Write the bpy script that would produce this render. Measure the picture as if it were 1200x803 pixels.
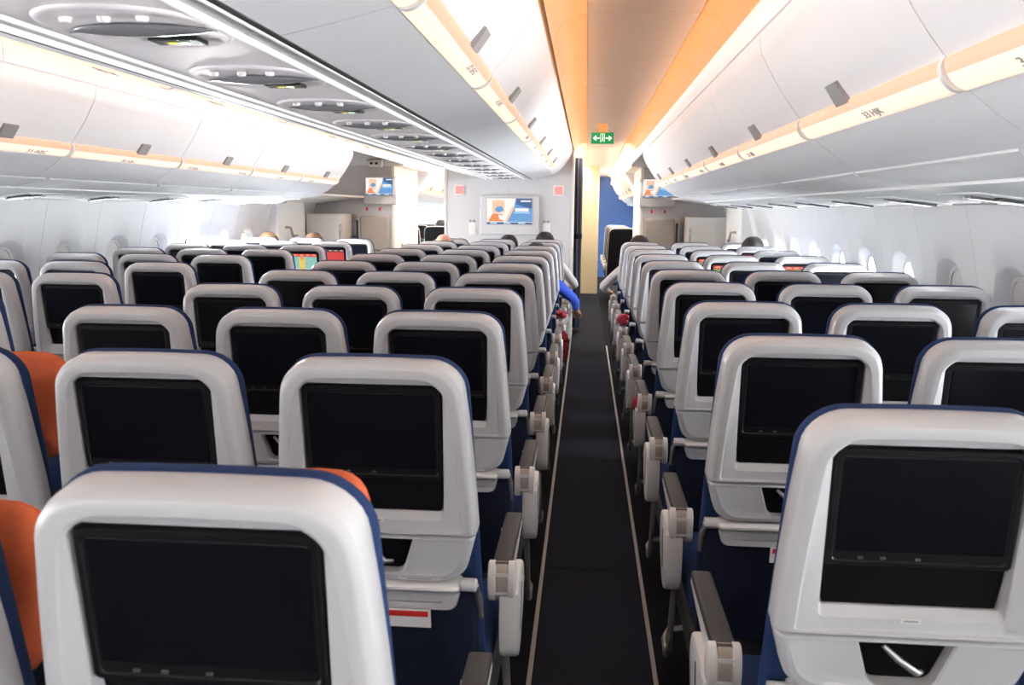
import bpy, bmesh, math, random
from mathutils import Vector, Matrix
random.seed(7)
for o in list(bpy.data.objects): bpy.data.objects.remove(o)
scene = bpy.context.scene
C = scene.collection

# ------------------------------------------------------------------ camera
EYE = 1.53                                   # camera height above the cabin floor
F_PX, PITCH, YAW, ROLL = 1035.36, 0.1492, 0.0818, 0.0092
cam = bpy.data.cameras.new('camera'); camo = bpy.data.objects.new('camera', cam); C.objects.link(camo)
cam.sensor_fit = 'HORIZONTAL'; cam.sensor_width = 36.0; cam.lens = F_PX / 1200 * 36.0
cam.dof.use_dof = True; cam.dof.focus_distance = 4.5; cam.dof.aperture_fstop = 8.0
cam.clip_start = 0.02; cam.clip_end = 200
fw = Vector((-math.sin(YAW) * math.cos(PITCH), math.cos(YAW) * math.cos(PITCH), -math.sin(PITCH)))
rt = Vector((math.cos(YAW), math.sin(YAW), 0)); up = rt.cross(fw)
r2 = rt * math.cos(ROLL) + up * math.sin(ROLL); u2 = -rt * math.sin(ROLL) + up * math.cos(ROLL)
m = Matrix((r2, u2, -fw)).transposed().to_4x4(); m.translation = (0, 0, EYE)
camo.matrix_world = m
scene.camera = camo

# ------------------------------------------------------------------ sky, exposure
w = bpy.data.worlds.new('world'); scene.world = w; w.use_nodes = True
bg = w.node_tree.nodes['Background']; bg.inputs[0].default_value = (0.86, 0.93, 1.0, 1); bg.inputs[1].default_value = 12.0
vs = scene.view_settings
vs.view_transform = 'Standard'; vs.look = 'None'; vs.exposure = 0.66; vs.gamma = 1.0; vs.use_curve_mapping = False

XC = -0.915                                  # cabin centreline, the camera stands in one of the two aisles
def X(d): return XC + d
Y_REAR, Y_END = -3.6, 21.0
AISLE_W, AISLE_C, WASH_W = 5.0, (0.80, 0.90, 1.0), 14.0
UPW = 260.0
def area(name, loc, rot, sx, sy, watts, col, spread=math.pi):
    l = bpy.data.lights.new(name, 'AREA'); l.shape = 'RECTANGLE'; l.size = sx; l.size_y = sy
    l.energy = watts; l.color = col; l.spread = spread
    o = bpy.data.objects.new(name, l); C.objects.link(o); o.location = loc; o.rotation_euler = rot
    return o
# unseen fill lights added along both edges of each aisle ceiling, and the orange wash of the coves
for s in (-1, 1):
    for d, ang in ((0.93, -0.6), (1.335, 0.6)):
        area('ceiling_edge_fill', (X(s * d), 3.2, EYE + 0.772), (0, -s * ang, 0), 0.03, 13.4, AISLE_W, AISLE_C)
        area('ceiling_edge_fill', (X(s * d), 15.6, EYE + 0.772), (0, -s * ang, 0), 0.03, 9.5, 70.0, (1.0, 0.93, 0.82))
    for d, th in ((0.79, -112), (1.45, 112)):   # orange LED lines on top of the bins, washing the ceiling panels
        area('cove_wash', (X(s * d), 8.7, EYE + 0.712), (0, s * math.radians(th), 0), 0.02, 24.0, 12.0, (1.0, 0.50, 0.22), math.radians(140))
    # unseen sidewall wash lights added under the outboard edge of the bins for fill
    area('sidewall_fill', (X(s * 2.52), 2.9, EYE + 0.015), (0, s * math.radians(50), 0), 0.03, 12.0, WASH_W, (0.97, 0.98, 1.0))
area('sidewall_fill', (X(-2.50), 8.15, EYE + 0.012), (0, -math.radians(50), 0), 0.04, 1.3, 60.0, (1.0, 0.98, 0.95))  # extra lamp added to make the bright patch on the left wall
# daylight entering by the open windows
for s, y0, y1, wt in ((1, 5.0, 9.4, 900), (-1, 7.7, 9.6, 700), (1, 12.5, 20, 200), (-1, 12.5, 20, 3000)):
    area('window_daylight', (X(s * 3.05), (y0 + y1) / 2, 1.25), (0, s * math.radians(90), 0), 0.8, y1 - y0, wt, (0.93, 0.97, 1.0))

# added lamps outside the windows, aimed up to brighten the bin undersides
for s, y0, y1, wt in ((1, -3.4, 3.5, UPW), (-1, -3.4, 4.9, UPW), (1, 5.0, 9.4, UPW * 0.7), (-1, 7.6, 9.6, UPW * 0.4)):
    area('upward_fill', (X(s * 3.55), (y0 + y1) / 2, 0.86), (0, s * math.radians(90 + 15), 0), 0.7, y1 - y0, wt, (1.0, 0.97, 0.96), math.radians(75))

# ------------------------------------------------------------------ materials
MATS = {}
def mat(name, col, rough=0.5, metal=0.0, emit=None, es=0.0, noise=0.0, nscale=40.0, bump=0.0, bscale=300.0, coat=0.0, spec=0.5):
    if name in MATS: return MATS[name]
    M = bpy.data.materials.new(name); M.use_nodes = True; nt = M.node_tree; b = nt.nodes['Principled BSDF']
    b.inputs['Base Color'].default_value = (*col, 1); b.inputs['Roughness'].default_value = rough
    b.inputs['Metallic'].default_value = metal; b.inputs['Specular IOR Level'].default_value = spec
    if coat: b.inputs['Coat Weight'].default_value = coat; b.inputs['Coat Roughness'].default_value = 0.05
    if emit: b.inputs['Emission Color'].default_value = (*emit, 1); b.inputs['Emission Strength'].default_value = es
    if noise or bump:
        tc = nt.nodes.new('ShaderNodeTexCoord')
    if noise:
        n = nt.nodes.new('ShaderNodeTexNoise'); n.inputs['Scale'].default_value = nscale; n.inputs['Detail'].default_value = 4
        nt.links.new(tc.outputs['Object'], n.inputs['Vector'])
        r = nt.nodes.new('ShaderNodeMapRange'); r.inputs['To Min'].default_value = 1 - noise; r.inputs['To Max'].default_value = 1 + noise
        nt.links.new(n.outputs['Fac'], r.inputs['Value'])
        mx = nt.nodes.new('ShaderNodeVectorMath'); mx.operation = 'SCALE'; mx.inputs[0].default_value = col
        nt.links.new(r.outputs['Result'], mx.inputs['Scale']); nt.links.new(mx.outputs['Vector'], b.inputs['Base Color'])
    if bump:
        n2 = nt.nodes.new('ShaderNodeTexNoise'); n2.inputs['Scale'].default_value = bscale
        nt.links.new(tc.outputs['Object'], n2.inputs['Vector'])
        bp = nt.nodes.new('ShaderNodeBump'); bp.inputs['Strength'].default_value = bump; bp.inputs['Distance'].default_value = 0.002
        nt.links.new(n2.outputs['Fac'], bp.inputs['Height']); nt.links.new(bp.outputs['Normal'], b.inputs['Normal'])
    MATS[name] = M
    return M
def glass_mat():
    M = bpy.data.materials.new('window_glass'); M.use_nodes = True; nt = M.node_tree; nt.nodes.clear()
    o = nt.nodes.new('ShaderNodeOutputMaterial'); t = nt.nodes.new('ShaderNodeBsdfTransparent'); g = nt.nodes.new('ShaderNodeBsdfGlossy')
    g.inputs['Roughness'].default_value = 0.03; t.inputs[0].default_value = (0.95, 0.97, 0.98, 1)
    f = nt.nodes.new('ShaderNodeFresnel'); mx = nt.nodes.new('ShaderNodeMixShader')
    nt.links.new(f.outputs[0], mx.inputs[0]); nt.links.new(t.outputs[0], mx.inputs[1]); nt.links.new(g.outputs[0], mx.inputs[2]); nt.links.new(mx.outputs[0], o.inputs[0])
    MATS['window_glass'] = M
glass_mat()
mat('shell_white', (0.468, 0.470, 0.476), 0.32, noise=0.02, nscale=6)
mat('trim_white', (0.76, 0.75, 0.73), 0.35)
mat('navy_fabric', (0.012, 0.030, 0.095), 0.9, bump=0.5, bscale=900, noise=0.15, nscale=200, spec=0.25)
mat('dark_fabric', (0.010, 0.014, 0.032), 0.95, bump=0.5, bscale=700, noise=0.2, nscale=120, spec=0.2)
mat('monitor_black', (0.005, 0.005, 0.006), 0.4, spec=0.3)
mat('screen_glass', (0.005, 0.005, 0.007), 0.2, spec=0.4)
mat('niche_black', (0.003, 0.003, 0.004), 0.7, spec=0.12)
mat('armrest_grey', (0.034, 0.033, 0.032), 0.55)
mat('armrest_white', (0.62, 0.61, 0.59), 0.4)
mat('tan_plastic', (0.36, 0.31, 0.26), 0.45)
mat('metal', (0.42, 0.40, 0.38), 0.35, metal=0.8)
mat('print_grey', (0.25, 0.25, 0.25), 0.6)
mat('button_grey', (0.07, 0.07, 0.07), 0.6)
mat('placard', (0.62, 0.60, 0.57), 0.5)
mat('bin_white', (0.869, 0.869, 0.880), 0.38, noise=0.012, nscale=3)
mat('panel_white', (0.880, 0.880, 0.869), 0.5, noise=0.012, nscale=3)
mat('wall_white', (0.863, 0.874, 0.880), 0.5, noise=0.015, nscale=3)
mat('ceiling_cream', (0.82, 0.76, 0.69), 0.5, noise=0.015, nscale=3)
mat('grey_wall', (0.56, 0.56, 0.575), 0.55, noise=0.015, nscale=4)
mat('beige_wall', (0.52, 0.49, 0.46), 0.55)
mat('seam_grey', (0.30, 0.30, 0.30), 0.7)
mat('seam_dark', (0.03, 0.03, 0.03), 0.6)
mat('psu_pink', (0.880, 0.821, 0.832), 0.4)
mat('psu_lens', (0.22, 0.22, 0.23), 0.12)
mat('sign_black', (0.006, 0.012, 0.009), 0.2)
mat('latch_grey', (0.33, 0.325, 0.32), 0.45, metal=0.1)
mat('strip_low', (0.45, 0.38, 0.32), 0.5, emit=(0.62, 0.49, 0.38), es=1.0)
mat('strip_high', (0.40, 0.24, 0.17), 0.5, emit=(0.52, 0.25, 0.16), es=1.0)
mat('rail_added_glow', (0.8, 0.8, 0.8), 0.4, emit=(1.0, 0.98, 0.96), es=0.2)  # white trim rails; emission added to brighten the underside
mat('cove_painted_glow', (0.38, 0.22, 0.11), 0.5, emit=(0.42, 0.17, 0.05), es=1.0)  # LED wash painted into the cove surfaces as colour and emission
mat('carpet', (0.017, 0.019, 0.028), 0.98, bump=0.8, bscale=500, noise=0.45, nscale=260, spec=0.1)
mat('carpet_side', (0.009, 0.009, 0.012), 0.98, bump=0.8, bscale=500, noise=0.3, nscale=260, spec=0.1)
mat('strip_metal', (0.30, 0.27, 0.25), 0.5, metal=0.2)
mat('exit_green', (0.0, 0.20, 0.07), 0.4, emit=(0.0, 0.25, 0.08), es=0.5)
mat('sign_white', (0.8, 0.9, 0.8), 0.4, emit=(0.75, 0.9, 0.75), es=0.7)
mat('sign_yellow', (0.5, 0.5, 0.05), 0.4, emit=(0.8, 0.75, 0.08), es=0.5)
mat('red_sign', (0.8, 0.2, 0.2), 0.4, emit=(1.0, 0.20, 0.18), es=0.45)
mat('red_plastic', (0.6, 0.03, 0.02), 0.4)
mat('red_cloth', (0.26, 0.010, 0.026), 0.9, noise=0.2, nscale=60)
mat('orange_cloth', (0.52, 0.10, 0.03), 0.9, noise=0.2, nscale=60)
mat('dark_blue_wall', (0.03, 0.08, 0.24), 0.6)
mat('curtain_blue', (0.05, 0.065, 0.10), 0.9)
mat('cream_wall', (0.66, 0.56, 0.36), 0.55)
mat('jump_fabric', (0.40, 0.36, 0.32), 0.8)
mat('skin', (0.60, 0.30, 0.20), 0.5)
mat('skin_dark', (0.30, 0.15, 0.10), 0.5)
mat('hair_black', (0.012, 0.010, 0.010), 0.55)
mat('hair_brown', (0.10, 0.055, 0.03), 0.6)
mat('hair_grey', (0.35, 0.28, 0.22), 0.6)
mat('shirt_white', (0.70, 0.69, 0.70), 0.85)
mat('shirt_blue', (0.03, 0.09, 0.55), 0.85)
mat('shirt_dark', (0.03, 0.03, 0.04), 0.85)
mat('trousers', (0.012, 0.012, 0.014), 0.9)
mat('paper', (0.78, 0.76, 0.74), 0.6)
for n, c in (('vid_peach', (1.0, 0.62, 0.40)), ('vid_orange', (0.95, 0.28, 0.10)), ('vid_white', (1.0, 0.97, 0.93)), ('vid_blue', (0.13, 0.36, 0.72)),
             ('vid_navy', (0.04, 0.12, 0.30)), ('vid_light', (0.55, 0.80, 1.0)), ('vid_red', (0.75, 0.06, 0.05)), ('vid_teal', (0.30, 0.60, 0.55)), ('vid_yellow', (0.85, 0.65, 0.15)), ('vid_green', (0.25, 0.40, 0.10)), ('vid_dark', (0.05, 0.03, 0.03))):
    mat(n, (0.02, 0.02, 0.02), 0.3, emit=c, es=0.6)

# ------------------------------------------------------------------ mesh helpers
def mk(name, verts, faces, smooth=35):
    me = bpy.data.meshes.new(name); me.from_pydata([tuple(v) for v in verts], [], faces); me.update()
    bm = bmesh.new(); bm.from_mesh(me); bmesh.ops.recalc_face_normals(bm, faces=bm.faces); bm.to_mesh(me); bm.free()
    if smooth:
        me.polygons.foreach_set('use_smooth', [True] * len(me.polygons)); me.set_sharp_from_angle(angle=math.radians(smooth))
    return me
class MB:
    def __init__(s): s.v = []; s.f = []
    def add(s, verts, faces):
        k = len(s.v); s.v += [tuple(v) for v in verts]; s.f += [tuple(i + k for i in f) for f in faces]; return s
    def loft(s, rings, cap0=True, cap1=True, closed=True):
        n = len(rings[0]); v = [p for r in rings for p in r]; f = []
        for i in range(len(rings) - 1):
            for j in range(n if closed else n - 1):
                a = i * n + j; b = i * n + (j + 1) % n
                f.append((a, b, b + n, a + n))
        if cap0: f.append(tuple(range(n)))
        if cap1: f.append(tuple(range((len(rings) - 1) * n, len(rings) * n)))
        return s.add(v, f)
    def box(s, x0, x1, y0, y1, z0, z1, bv=0.0):
        if bv <= 0:
            v = [(x, y, z) for x in (x0, x1) for y in (y0, y1) for z in (z0, z1)]
            return s.add(v, [(0, 1, 3, 2), (4, 6, 7, 5), (0, 4, 5, 1), (2, 3, 7, 6), (0, 2, 6, 4), (1, 5, 7, 3)])
        bm = bmesh.new(); bmesh.ops.create_cube(bm, size=1.0)
        for q in bm.verts: q.co = Vector(((x0 + x1) / 2 + q.co.x * (x1 - x0), (y0 + y1) / 2 + q.co.y * (y1 - y0), (z0 + z1) / 2 + q.co.z * (z1 - z0)))
        bmesh.ops.bevel(bm, geom=list(bm.edges), offset=min(bv, 0.49 * min(x1 - x0, y1 - y0, z1 - z0)), segments=3, affect='EDGES', profile=0.6)
        bm.verts.index_update(); s.add([q.co for q in bm.verts], [[q.index for q in f.verts] for f in bm.faces]); bm.free(); return s
    def tube(s, path, r, n=8):
        path = [Vector(p) for p in path]; rings = []
        for i, p in enumerate(path):
            t = (path[min(i + 1, len(path) - 1)] - path[max(i - 1, 0)]).normalized()
            a = t.cross(Vector((0, 0, 1)) if abs(t.z) < 0.9 else Vector((1, 0, 0))).normalized(); b = t.cross(a)
            rr = r[i] if isinstance(r, (list, tuple)) else r
            rings.append([p + a * rr * math.cos(k * 2 * math.pi / n) + b * rr * math.sin(k * 2 * math.pi / n) for k in range(n)])
        return s.loft(rings)
    def ball(s, c, rx, ry, rz, n=14, mm=9):
        rings = []
        for i in range(1, mm):
            ph = math.pi * i / mm
            rings.append([(c[0] + rx * math.sin(ph) * math.cos(2 * math.pi * k / n), c[1] + ry * math.sin(ph) * math.sin(2 * math.pi * k / n), c[2] + rz * math.cos(ph)) for k in range(n)])
        return s.loft(rings)
    def mesh(s, name, smooth=35): return mk(name, s.v, s.f, smooth)
def obj(name, me, material, parent=None, loc=None):
    o = bpy.data.objects.new(name, me); C.objects.link(o)
    if material and not me.materials: me.materials.append(MATS[material])
    if parent: o.parent = parent
    if loc: o.location = loc
    return o
def tag(o, label, cat, group=None, kind=None):
    o['label'] = label; o['category'] = cat
    if group: o['group'] = group
    if kind: o['kind'] = kind
    return o
def thing(name, label, cat, loc=(0, 0, 0), group=None, rotz=0.0):
    o = bpy.data.objects.new(name, None); C.objects.link(o); o.location = loc; o.rotation_euler = (0, 0, rotz); o.empty_display_size = 0.1
    return tag(o, label, cat, group)
def struct(o, label, cat):
    return tag(o, label, cat, kind='structure')
def outline(hw_t, hw_b, b0, b1, rt_, rb, nc=6, ns=4, arch=0.0, bulge=0.0):
    """rounded trapezoid in (a, b), b downwards; always 4*(nc+1)+... points in the same order"""
    cs = [(-hw_t, b0, rt_), (hw_t, b0, rt_), (hw_b, b1, rb), (-hw_b, b1, rb)]
    pts = []
    for i in range(4):
        p = Vector(cs[i][:2]); q = Vector(cs[(i + 1) % 4][:2]); o = Vector(cs[i - 1][:2]); r = cs[i][2]
        d1 = (o - p).normalized(); d2 = (q - p).normalized(); half = math.acos(max(-1, min(1, d1.dot(d2)))) / 2
        t = r / math.tan(half); A = p + d1 * t; B = p + d2 * t
        cen = p + (d1 + d2).normalized() * (r / math.sin(half))
        a0 = math.atan2(A.y - cen.y, A.x - cen.x); a1 = math.atan2(B.y - cen.y, B.x - cen.x)
        da = (a1 - a0 + math.pi) % (2 * math.pi) - math.pi
        for k in range(nc + 1):
            a = a0 + da * k / nc; pts.append(Vector((cen.x + r * math.cos(a), cen.y + r * math.sin(a))))
        rn = cs[(i + 1) % 4][2]; d3 = (p - q).normalized(); nx = Vector(cs[(i + 2) % 4][:2]); d4 = (nx - q).normalized()
        hn = math.acos(max(-1, min(1, d3.dot(d4)))) / 2; E = q + d3 * (rn / math.tan(hn))
        for k in range(1, ns): pts.append(B.lerp(E, k / ns))
    hw = max(hw_t, hw_b)
    out = []
    for p in pts:
        bb = p.y; aa = p.x
        if arch and bb < (b0 + b1) / 2: bb -= arch * (1 - (aa / hw) ** 2) - arch * 0.0
        if bulge:
            t = (bb - b0) / (b1 - b0); aa += math.copysign(bulge * max(0.0, 4 * t * (1 - t)), aa) * min(1, abs(aa) / hw_t)
        out.append((aa, bb))
    return out

# ------------------------------------------------------------------ cabin shell
def Z(z): return EYE + z
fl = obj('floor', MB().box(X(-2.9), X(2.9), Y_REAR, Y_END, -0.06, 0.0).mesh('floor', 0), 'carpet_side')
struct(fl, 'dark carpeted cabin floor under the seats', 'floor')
AIS = 0.052 - XC                              # aisle centre measured from the centreline
n = 0
for s in (-1, 1):
    ys = [Y_REAR, 0.4, 2.58, 3.62, 6.6, 8.2, 10.1, 12.6, Y_END]
    for a, b in zip(ys, ys[1:]):              # carpet lengths of the aisle runner
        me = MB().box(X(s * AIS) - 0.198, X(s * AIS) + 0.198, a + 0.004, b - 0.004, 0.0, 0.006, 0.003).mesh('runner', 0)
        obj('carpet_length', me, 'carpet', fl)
    for e in (-1, 1):
        n += 1
        o = obj('trim_%d' % n, MB().box(X(s * AIS) + e * 0.207 - 0.008, X(s * AIS) + e * 0.207 + 0.008, -1.0, 14.0 if s * e < 0 else 10.0, 0.0, 0.009, 0.003).mesh('trim', 0), 'strip_metal')
        struct(o, 'thin grey floor strip along the edge of the aisle carpet', 'trim')

# side walls: one panel per window bay, the window a real opening
BAY, BAY0 = 0.67, 3.97
def wall_d(z):
    t = (z - 0.75) / 1.0
    return 2.80 - 0.19 * max(0, t) ** 1.7 - 0.10 * max(0, -t) ** 2
def win_ring(hw, hh, n=36, p=2.6, cz=1.06):
    r = []
    for k in range(n):
        a = 2 * math.pi * k / n; c, s_ = math.cos(a), math.sin(a)
        r.append((hw * math.copysign(abs(c) ** (2 / p), c), cz + hh * math.copysign(abs(s_) ** (2 / p), s_)))
    return r
def rect_ring(hw, z0, z1, n=36, cz=1.06):
    r = []
    for k in range(n):
        a = 2 * math.pi * k / n; c, s_ = math.cos(a), math.sin(a)
        t = min(hw / abs(c) if abs(c) > 1e-6 else 9, ((z1 - cz) if s_ > 0 else (cz - z0)) / abs(s_) if abs(s_) > 1e-6 else 9)
        r.append((c * t, cz + s_ * t))
    return r
def panel_mesh(s, hole=True, z1=1.92, width=BAY):
    hw = width / 2 - 0.0015
    R = rect_ring(hw, 0.0, z1); Wo = win_ring(0.185, 0.255)
    def P(p, dep): return (s * (wall_d(p[1]) + dep), p[0], p[1])
    rings = [[P(p, 0.02) for p in R], [P(p, 0.0) for p in R]]
    for t in (0.2, 0.4, 0.6, 0.8): rings.append([P((a[0] * (1 - t) + b[0] * t, a[1] * (1 - t) + b[1] * t), 0) for a, b in zip(R, Wo)])
    rings.append([P(p, 0.0) for p in Wo]); rings.append([P(p, 0.012) for p in win_ring(0.170, 0.238)])
    rings.append([P(p, 0.05) for p in win_ring(0.135, 0.200)]); rings.append([P(p, 0.075) for p in win_ring(0.125, 0.190)])
    return MB().loft(rings, False, not hole).mesh('wall_panel', 30)
pm = {s: panel_mesh(s) for s in (-1, 1)}; pm_blank = {s: panel_mesh(s, False) for s in (-1, 1)}
def win_part(s, kind):
    def P(p, dep): return (s * (wall_d(p[1]) + dep), p[0], p[1])
    if kind == 'frame':
        rings = [[P(p, e) for p in win_ring(a, b)] for a, b, e in ((0.139, 0.204, 0.048), (0.134, 0.199, 0.043), (0.121, 0.186, 0.046), (0.119, 0.184, 0.07))]
        return MB().loft(rings, False, False).mesh('window_frame', 40)
    if kind == 'pane':
        return MB().loft([[P(p, 0.085) for p in win_ring(0.126, 0.191)], [P(p, 0.090) for p in win_ring(0.126, 0.191)]]).mesh('pane', 0)
    if kind == 'shade':
        m_ = MB().loft([[P(p, 0.056) for p in win_ring(0.122, 0.187)], [P(p, 0.052) for p in win_ring(0.120, 0.185)], [P(p, 0.050) for p in win_ring(0.09, 0.15)]], True, True)
        return m_.mesh('window_shade', 40)
    if kind == 'half':
        def cl(p): return (p[0], max(p[1], 1.10))
        return MB().loft([[P(cl(p), 0.056) for p in win_ring(0.122, 0.187)], [P(cl(p), 0.050) for p in win_ring(0.120, 0.185)]], True, True).mesh('window_shade', 40)
wp = {(s, k): win_part(s, k) for s in (-1, 1) for k in ('frame', 'pane', 'shade', 'half')}
walls = {}
for s in (-1, 1):
    nm = 'wall_right' if s > 0 else 'wall_left'
    # outer lining of the fuselage behind the panels, from the floor over the crown
    pts = [(2.66, 1.80), (2.62, 1.95), (2.3, 2.4), (1.5, 2.62), (0.0, 2.70)]
    walls[s] = None
    e = bpy.data.objects.new(nm, None); C.objects.link(e); struct(e, 'white curved cabin sidewall lining with rounded windows, side %s' % ('by the exit-sign aisle' if s > 0 else 'away from the exit-sign aisle'), 'wall')
    walls[s] = e
    for q in range(-12, 26):
        yq = BAY0 + BAY * (q + 0.5) + (0.05 if s < 0 else 0)
        if Y_REAR < yq < Y_END: obj('seam_strip', MB().loft([[(X(s * (wall_d(z) + 0.0215)), yq + e_, z) for e_ in (-0.02, 0.02)] + [(X(s * (wall_d(z) + 0.024)), yq + e_, z) for e_ in (0.02, -0.02)] for z in (0.0, 0.3, 0.6, 0.9, 1.2, 1.5, 1.75, 1.92)]).mesh('seam_strip', 0), 'seam_grey', e)
    o = obj('crown_lining', MB().loft([[(X(s * d), y, z) for d, z in pts] for y in (Y_REAR, Y_END)], False, False, closed=False).mesh('crown', 40), 'panel_white', e)
wn = 0
for s in (-1, 1):
    ks = range(-11, 25)
    for k in ks:
        y = BAY0 + BAY * k + (0.05 if s < 0 else 0)
        if not (Y_REAR < y - 0.3 and y + 0.3 < Y_END): continue
        blank = 9.75 < y < 12.5
        obj('wall_panel', pm_blank[s] if blank else pm[s], 'wall_white', walls[s], (XC, y, 0))
        if blank: continue
        wn += 1
        opened = (5.0 < y < 12.4 or y < 3.6 if s > 0 else y > 7.6 or y < 5.0) or y > 12.4  # unseen windows near the camera opened to admit the added up-light
        e = bpy.data.objects.new('window_%d' % wn, None); C.objects.link(e); e.location = (XC, y, 0)
        st = 'open' if opened else 'closed'
        struct(e, 'rounded cabin window with its shade %s, bay %s the seats' % (st, 'beside'), 'window'); e['group'] = 'cabin windows with shade ' + st + (' by exit-sign aisle side' if s > 0 else ' on far side')
        e['label'] = 'rounded cabin window with its shade %s in the sidewall %s the exit-sign aisle' % (st, 'next to' if s > 0 else 'away from')
        obj('window_frame', wp[s, 'frame'], 'trim_white', e)
        obj('pane', wp[s, 'pane'], 'window_glass', e)
        if not opened: obj('window_shade', wp[s, 'shade'], 'trim_white', e)
# a floor-level closing strip and the two ends
o = obj('wall_rear', MB().box(X(-3.05), X(3.05), Y_REAR - 0.1, Y_REAR, -0.05, 2.75).mesh('wall_rear', 0), 'panel_white'); struct(o, 'plain white partition closing the rear of the cabin', 'wall')
o = obj('wall_front', MB().box(X(-3.05), X(3.05), Y_END, Y_END + 0.1, -0.05, 2.75).mesh('wall_front', 0), 'panel_white'); struct(o, 'white partition at the far front end of the forward cabin', 'wall')

o = obj('wall_forward_blue', MB().box(X(1.0), X(2.9), 20.7, 20.8, 0, 2.3).mesh('wall_forward_blue', 0), 'dark_blue_wall'); struct(o, 'dark blue partition far ahead at the end of the exit-sign aisle', 'wall')
# aisle ceilings: flat panels with coves on both sides given their own glow for the LED wash
ce = bpy.data.objects.new('ceiling', None); C.objects.link(ce); struct(ce, 'cream aisle ceiling of flat panels between coves with painted orange glow', 'ceiling')
SEAM0, SEAM = 3.78 - 1.06 * 7, 1.06
def strip_panel(pts, th, y0, y1):
    """closed section: polyline pts (d,z) given an upward thickness"""
    sec = [(d, z) for d, z in pts] + [(d, z + th) for d, z in reversed(pts)]
    return MB().loft([[(X(d), y, Z(z)) for d, z in sec] for y in (y0, y1)]).mesh('strip_panel', 30)
for s in (-1, 1):
    y = SEAM0
    while y < Y_END:
        a, b = max(y, Y_REAR) + 0.003, min(y + SEAM, Y_END) - 0.003
        if b > a:
            obj('ceiling_panel', strip_panel([(s * 0.905, 0.795), (s * 1.0, 0.80), (s * 1.25, 0.80), (s * 1.355, 0.795)], 0.012, a, b), 'ceiling_cream', ce)
            obj('cove_panel', strip_panel([(s * 1.362, 0.792), (s * 1.41, 0.782), (s * 1.45, 0.750), (s * 1.478, 0.698)], 0.012, a, b), 'cove_painted_glow', ce)
            obj('cove_panel', strip_panel([(s * 0.902, 0.794), (s * 0.85, 0.786), (s * 0.80, 0.755), (s * 0.758, 0.688)], 0.012, a, b), 'cove_painted_glow', ce)
        y += SEAM

# ------------------------------------------------------------------ overhead bins
def cat(pts, n=5):
    out = []
    for i in range(len(pts) - 1):
        p0 = pts[max(i - 1, 0)]; p1 = pts[i]; p2 = pts[i + 1]; p3 = pts[min(i + 2, len(pts) - 1)]
        for k in range(n):
            t = k / n
            out.append(tuple(0.5 * ((2 * p1[j]) + (-p0[j] + p2[j]) * t + (2 * p0[j] - 5 * p1[j] + 4 * p2[j] - p3[j]) * t * t + (-p0[j] + 3 * p1[j] - 3 * p2[j] + p3[j]) * t ** 3) for j in range(2)))
    out.append(pts[-1]); return out
def section_mesh(name, prof, y0, y1, th, ndir, inset=0.0):
    """slab following profile prof (d,z); thickness th towards ndir"""
    back = [(d + ndir[0] * th, z + ndir[1] * th) for d, z in prof]
    sec = list(prof) + back[::-1]
    rings = [[(d, y, z) for d, z in sec] for y in (y0, y1)]
    return MB().loft(rings).mesh(name, 30)
SIDE_DOOR = cat([(1.463, 0.572), (1.470, 0.52), (1.488, 0.48), (1.523, 0.418), (1.562, 0.358), (1.606, 0.302)], 4)
SIDE_UNDER = cat([(1.655, 0.240), (1.712, 0.194), (1.770, 0.158), (1.820, 0.138)], 4)
SIDE_PSU = [(1.832, 0.134), (1.845, 0.124), (2.05, 0.096), (2.075, 0.088), (2.40, 0.048), (2.62, 0.040)]
CEN_DOOR = cat([(0.742, 0.684), (0.718, 0.628), (0.688, 0.572), (0.645, 0.512), (0.590, 0.450)], 4)
CEN_UNDER = cat([(0.520, 0.408), (0.422, 0.382), (0.306, 0.356), (0.280, 0.350)], 4)
def strip_prof(p, q, bulge, n=8):
    """half-round section from p to q bulging away from the chord"""
    mx, mz = (p[0] + q[0]) / 2, (p[1] + q[1]) / 2; dx, dz = (q[0] - p[0]) / 2, (q[1] - p[1]) / 2
    L = math.hypot(dx, dz); nx, nz = dz / L, -dx / L
    if nx * 0 + nz * 1 > 0: nx, nz = -nx, -nz
    return [(mx - dx * math.cos(math.pi * k / n) + nx * bulge * math.sin(math.pi * k / n), mz - dz * math.cos(math.pi * k / n) + nz * bulge * math.sin(math.pi * k / n)) for k in range(n + 1)]
def text_mesh(txt, size):
    cu = bpy.data.curves.new('t', 'FONT'); cu.body = txt; cu.size = size; cu.align_x = 'CENTER'; cu.align_y = 'CENTER'; cu.extrude = 0.0006
    o = bpy.data.objects.new('t', cu); C.objects.link(o)
    dg = bpy.context.evaluated_depsgraph_get(); me = bpy.data.meshes.new_from_object(o.evaluated_get(dg))
    bpy.data.objects.remove(o); return me
BIN0, BINL = 1.85 - 1.19 * 5, 1.19
ORD = ['first', 'second', 'third', 'fourth', 'fifth', 'sixth', 'seventh', 'eighth', 'ninth', 'tenth', 'eleventh', 'twelfth', 'thirteenth']
def mirror_sec(prof, s): return [(s * d, z) for d, z in prof]
BIN_MESH = {}
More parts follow.
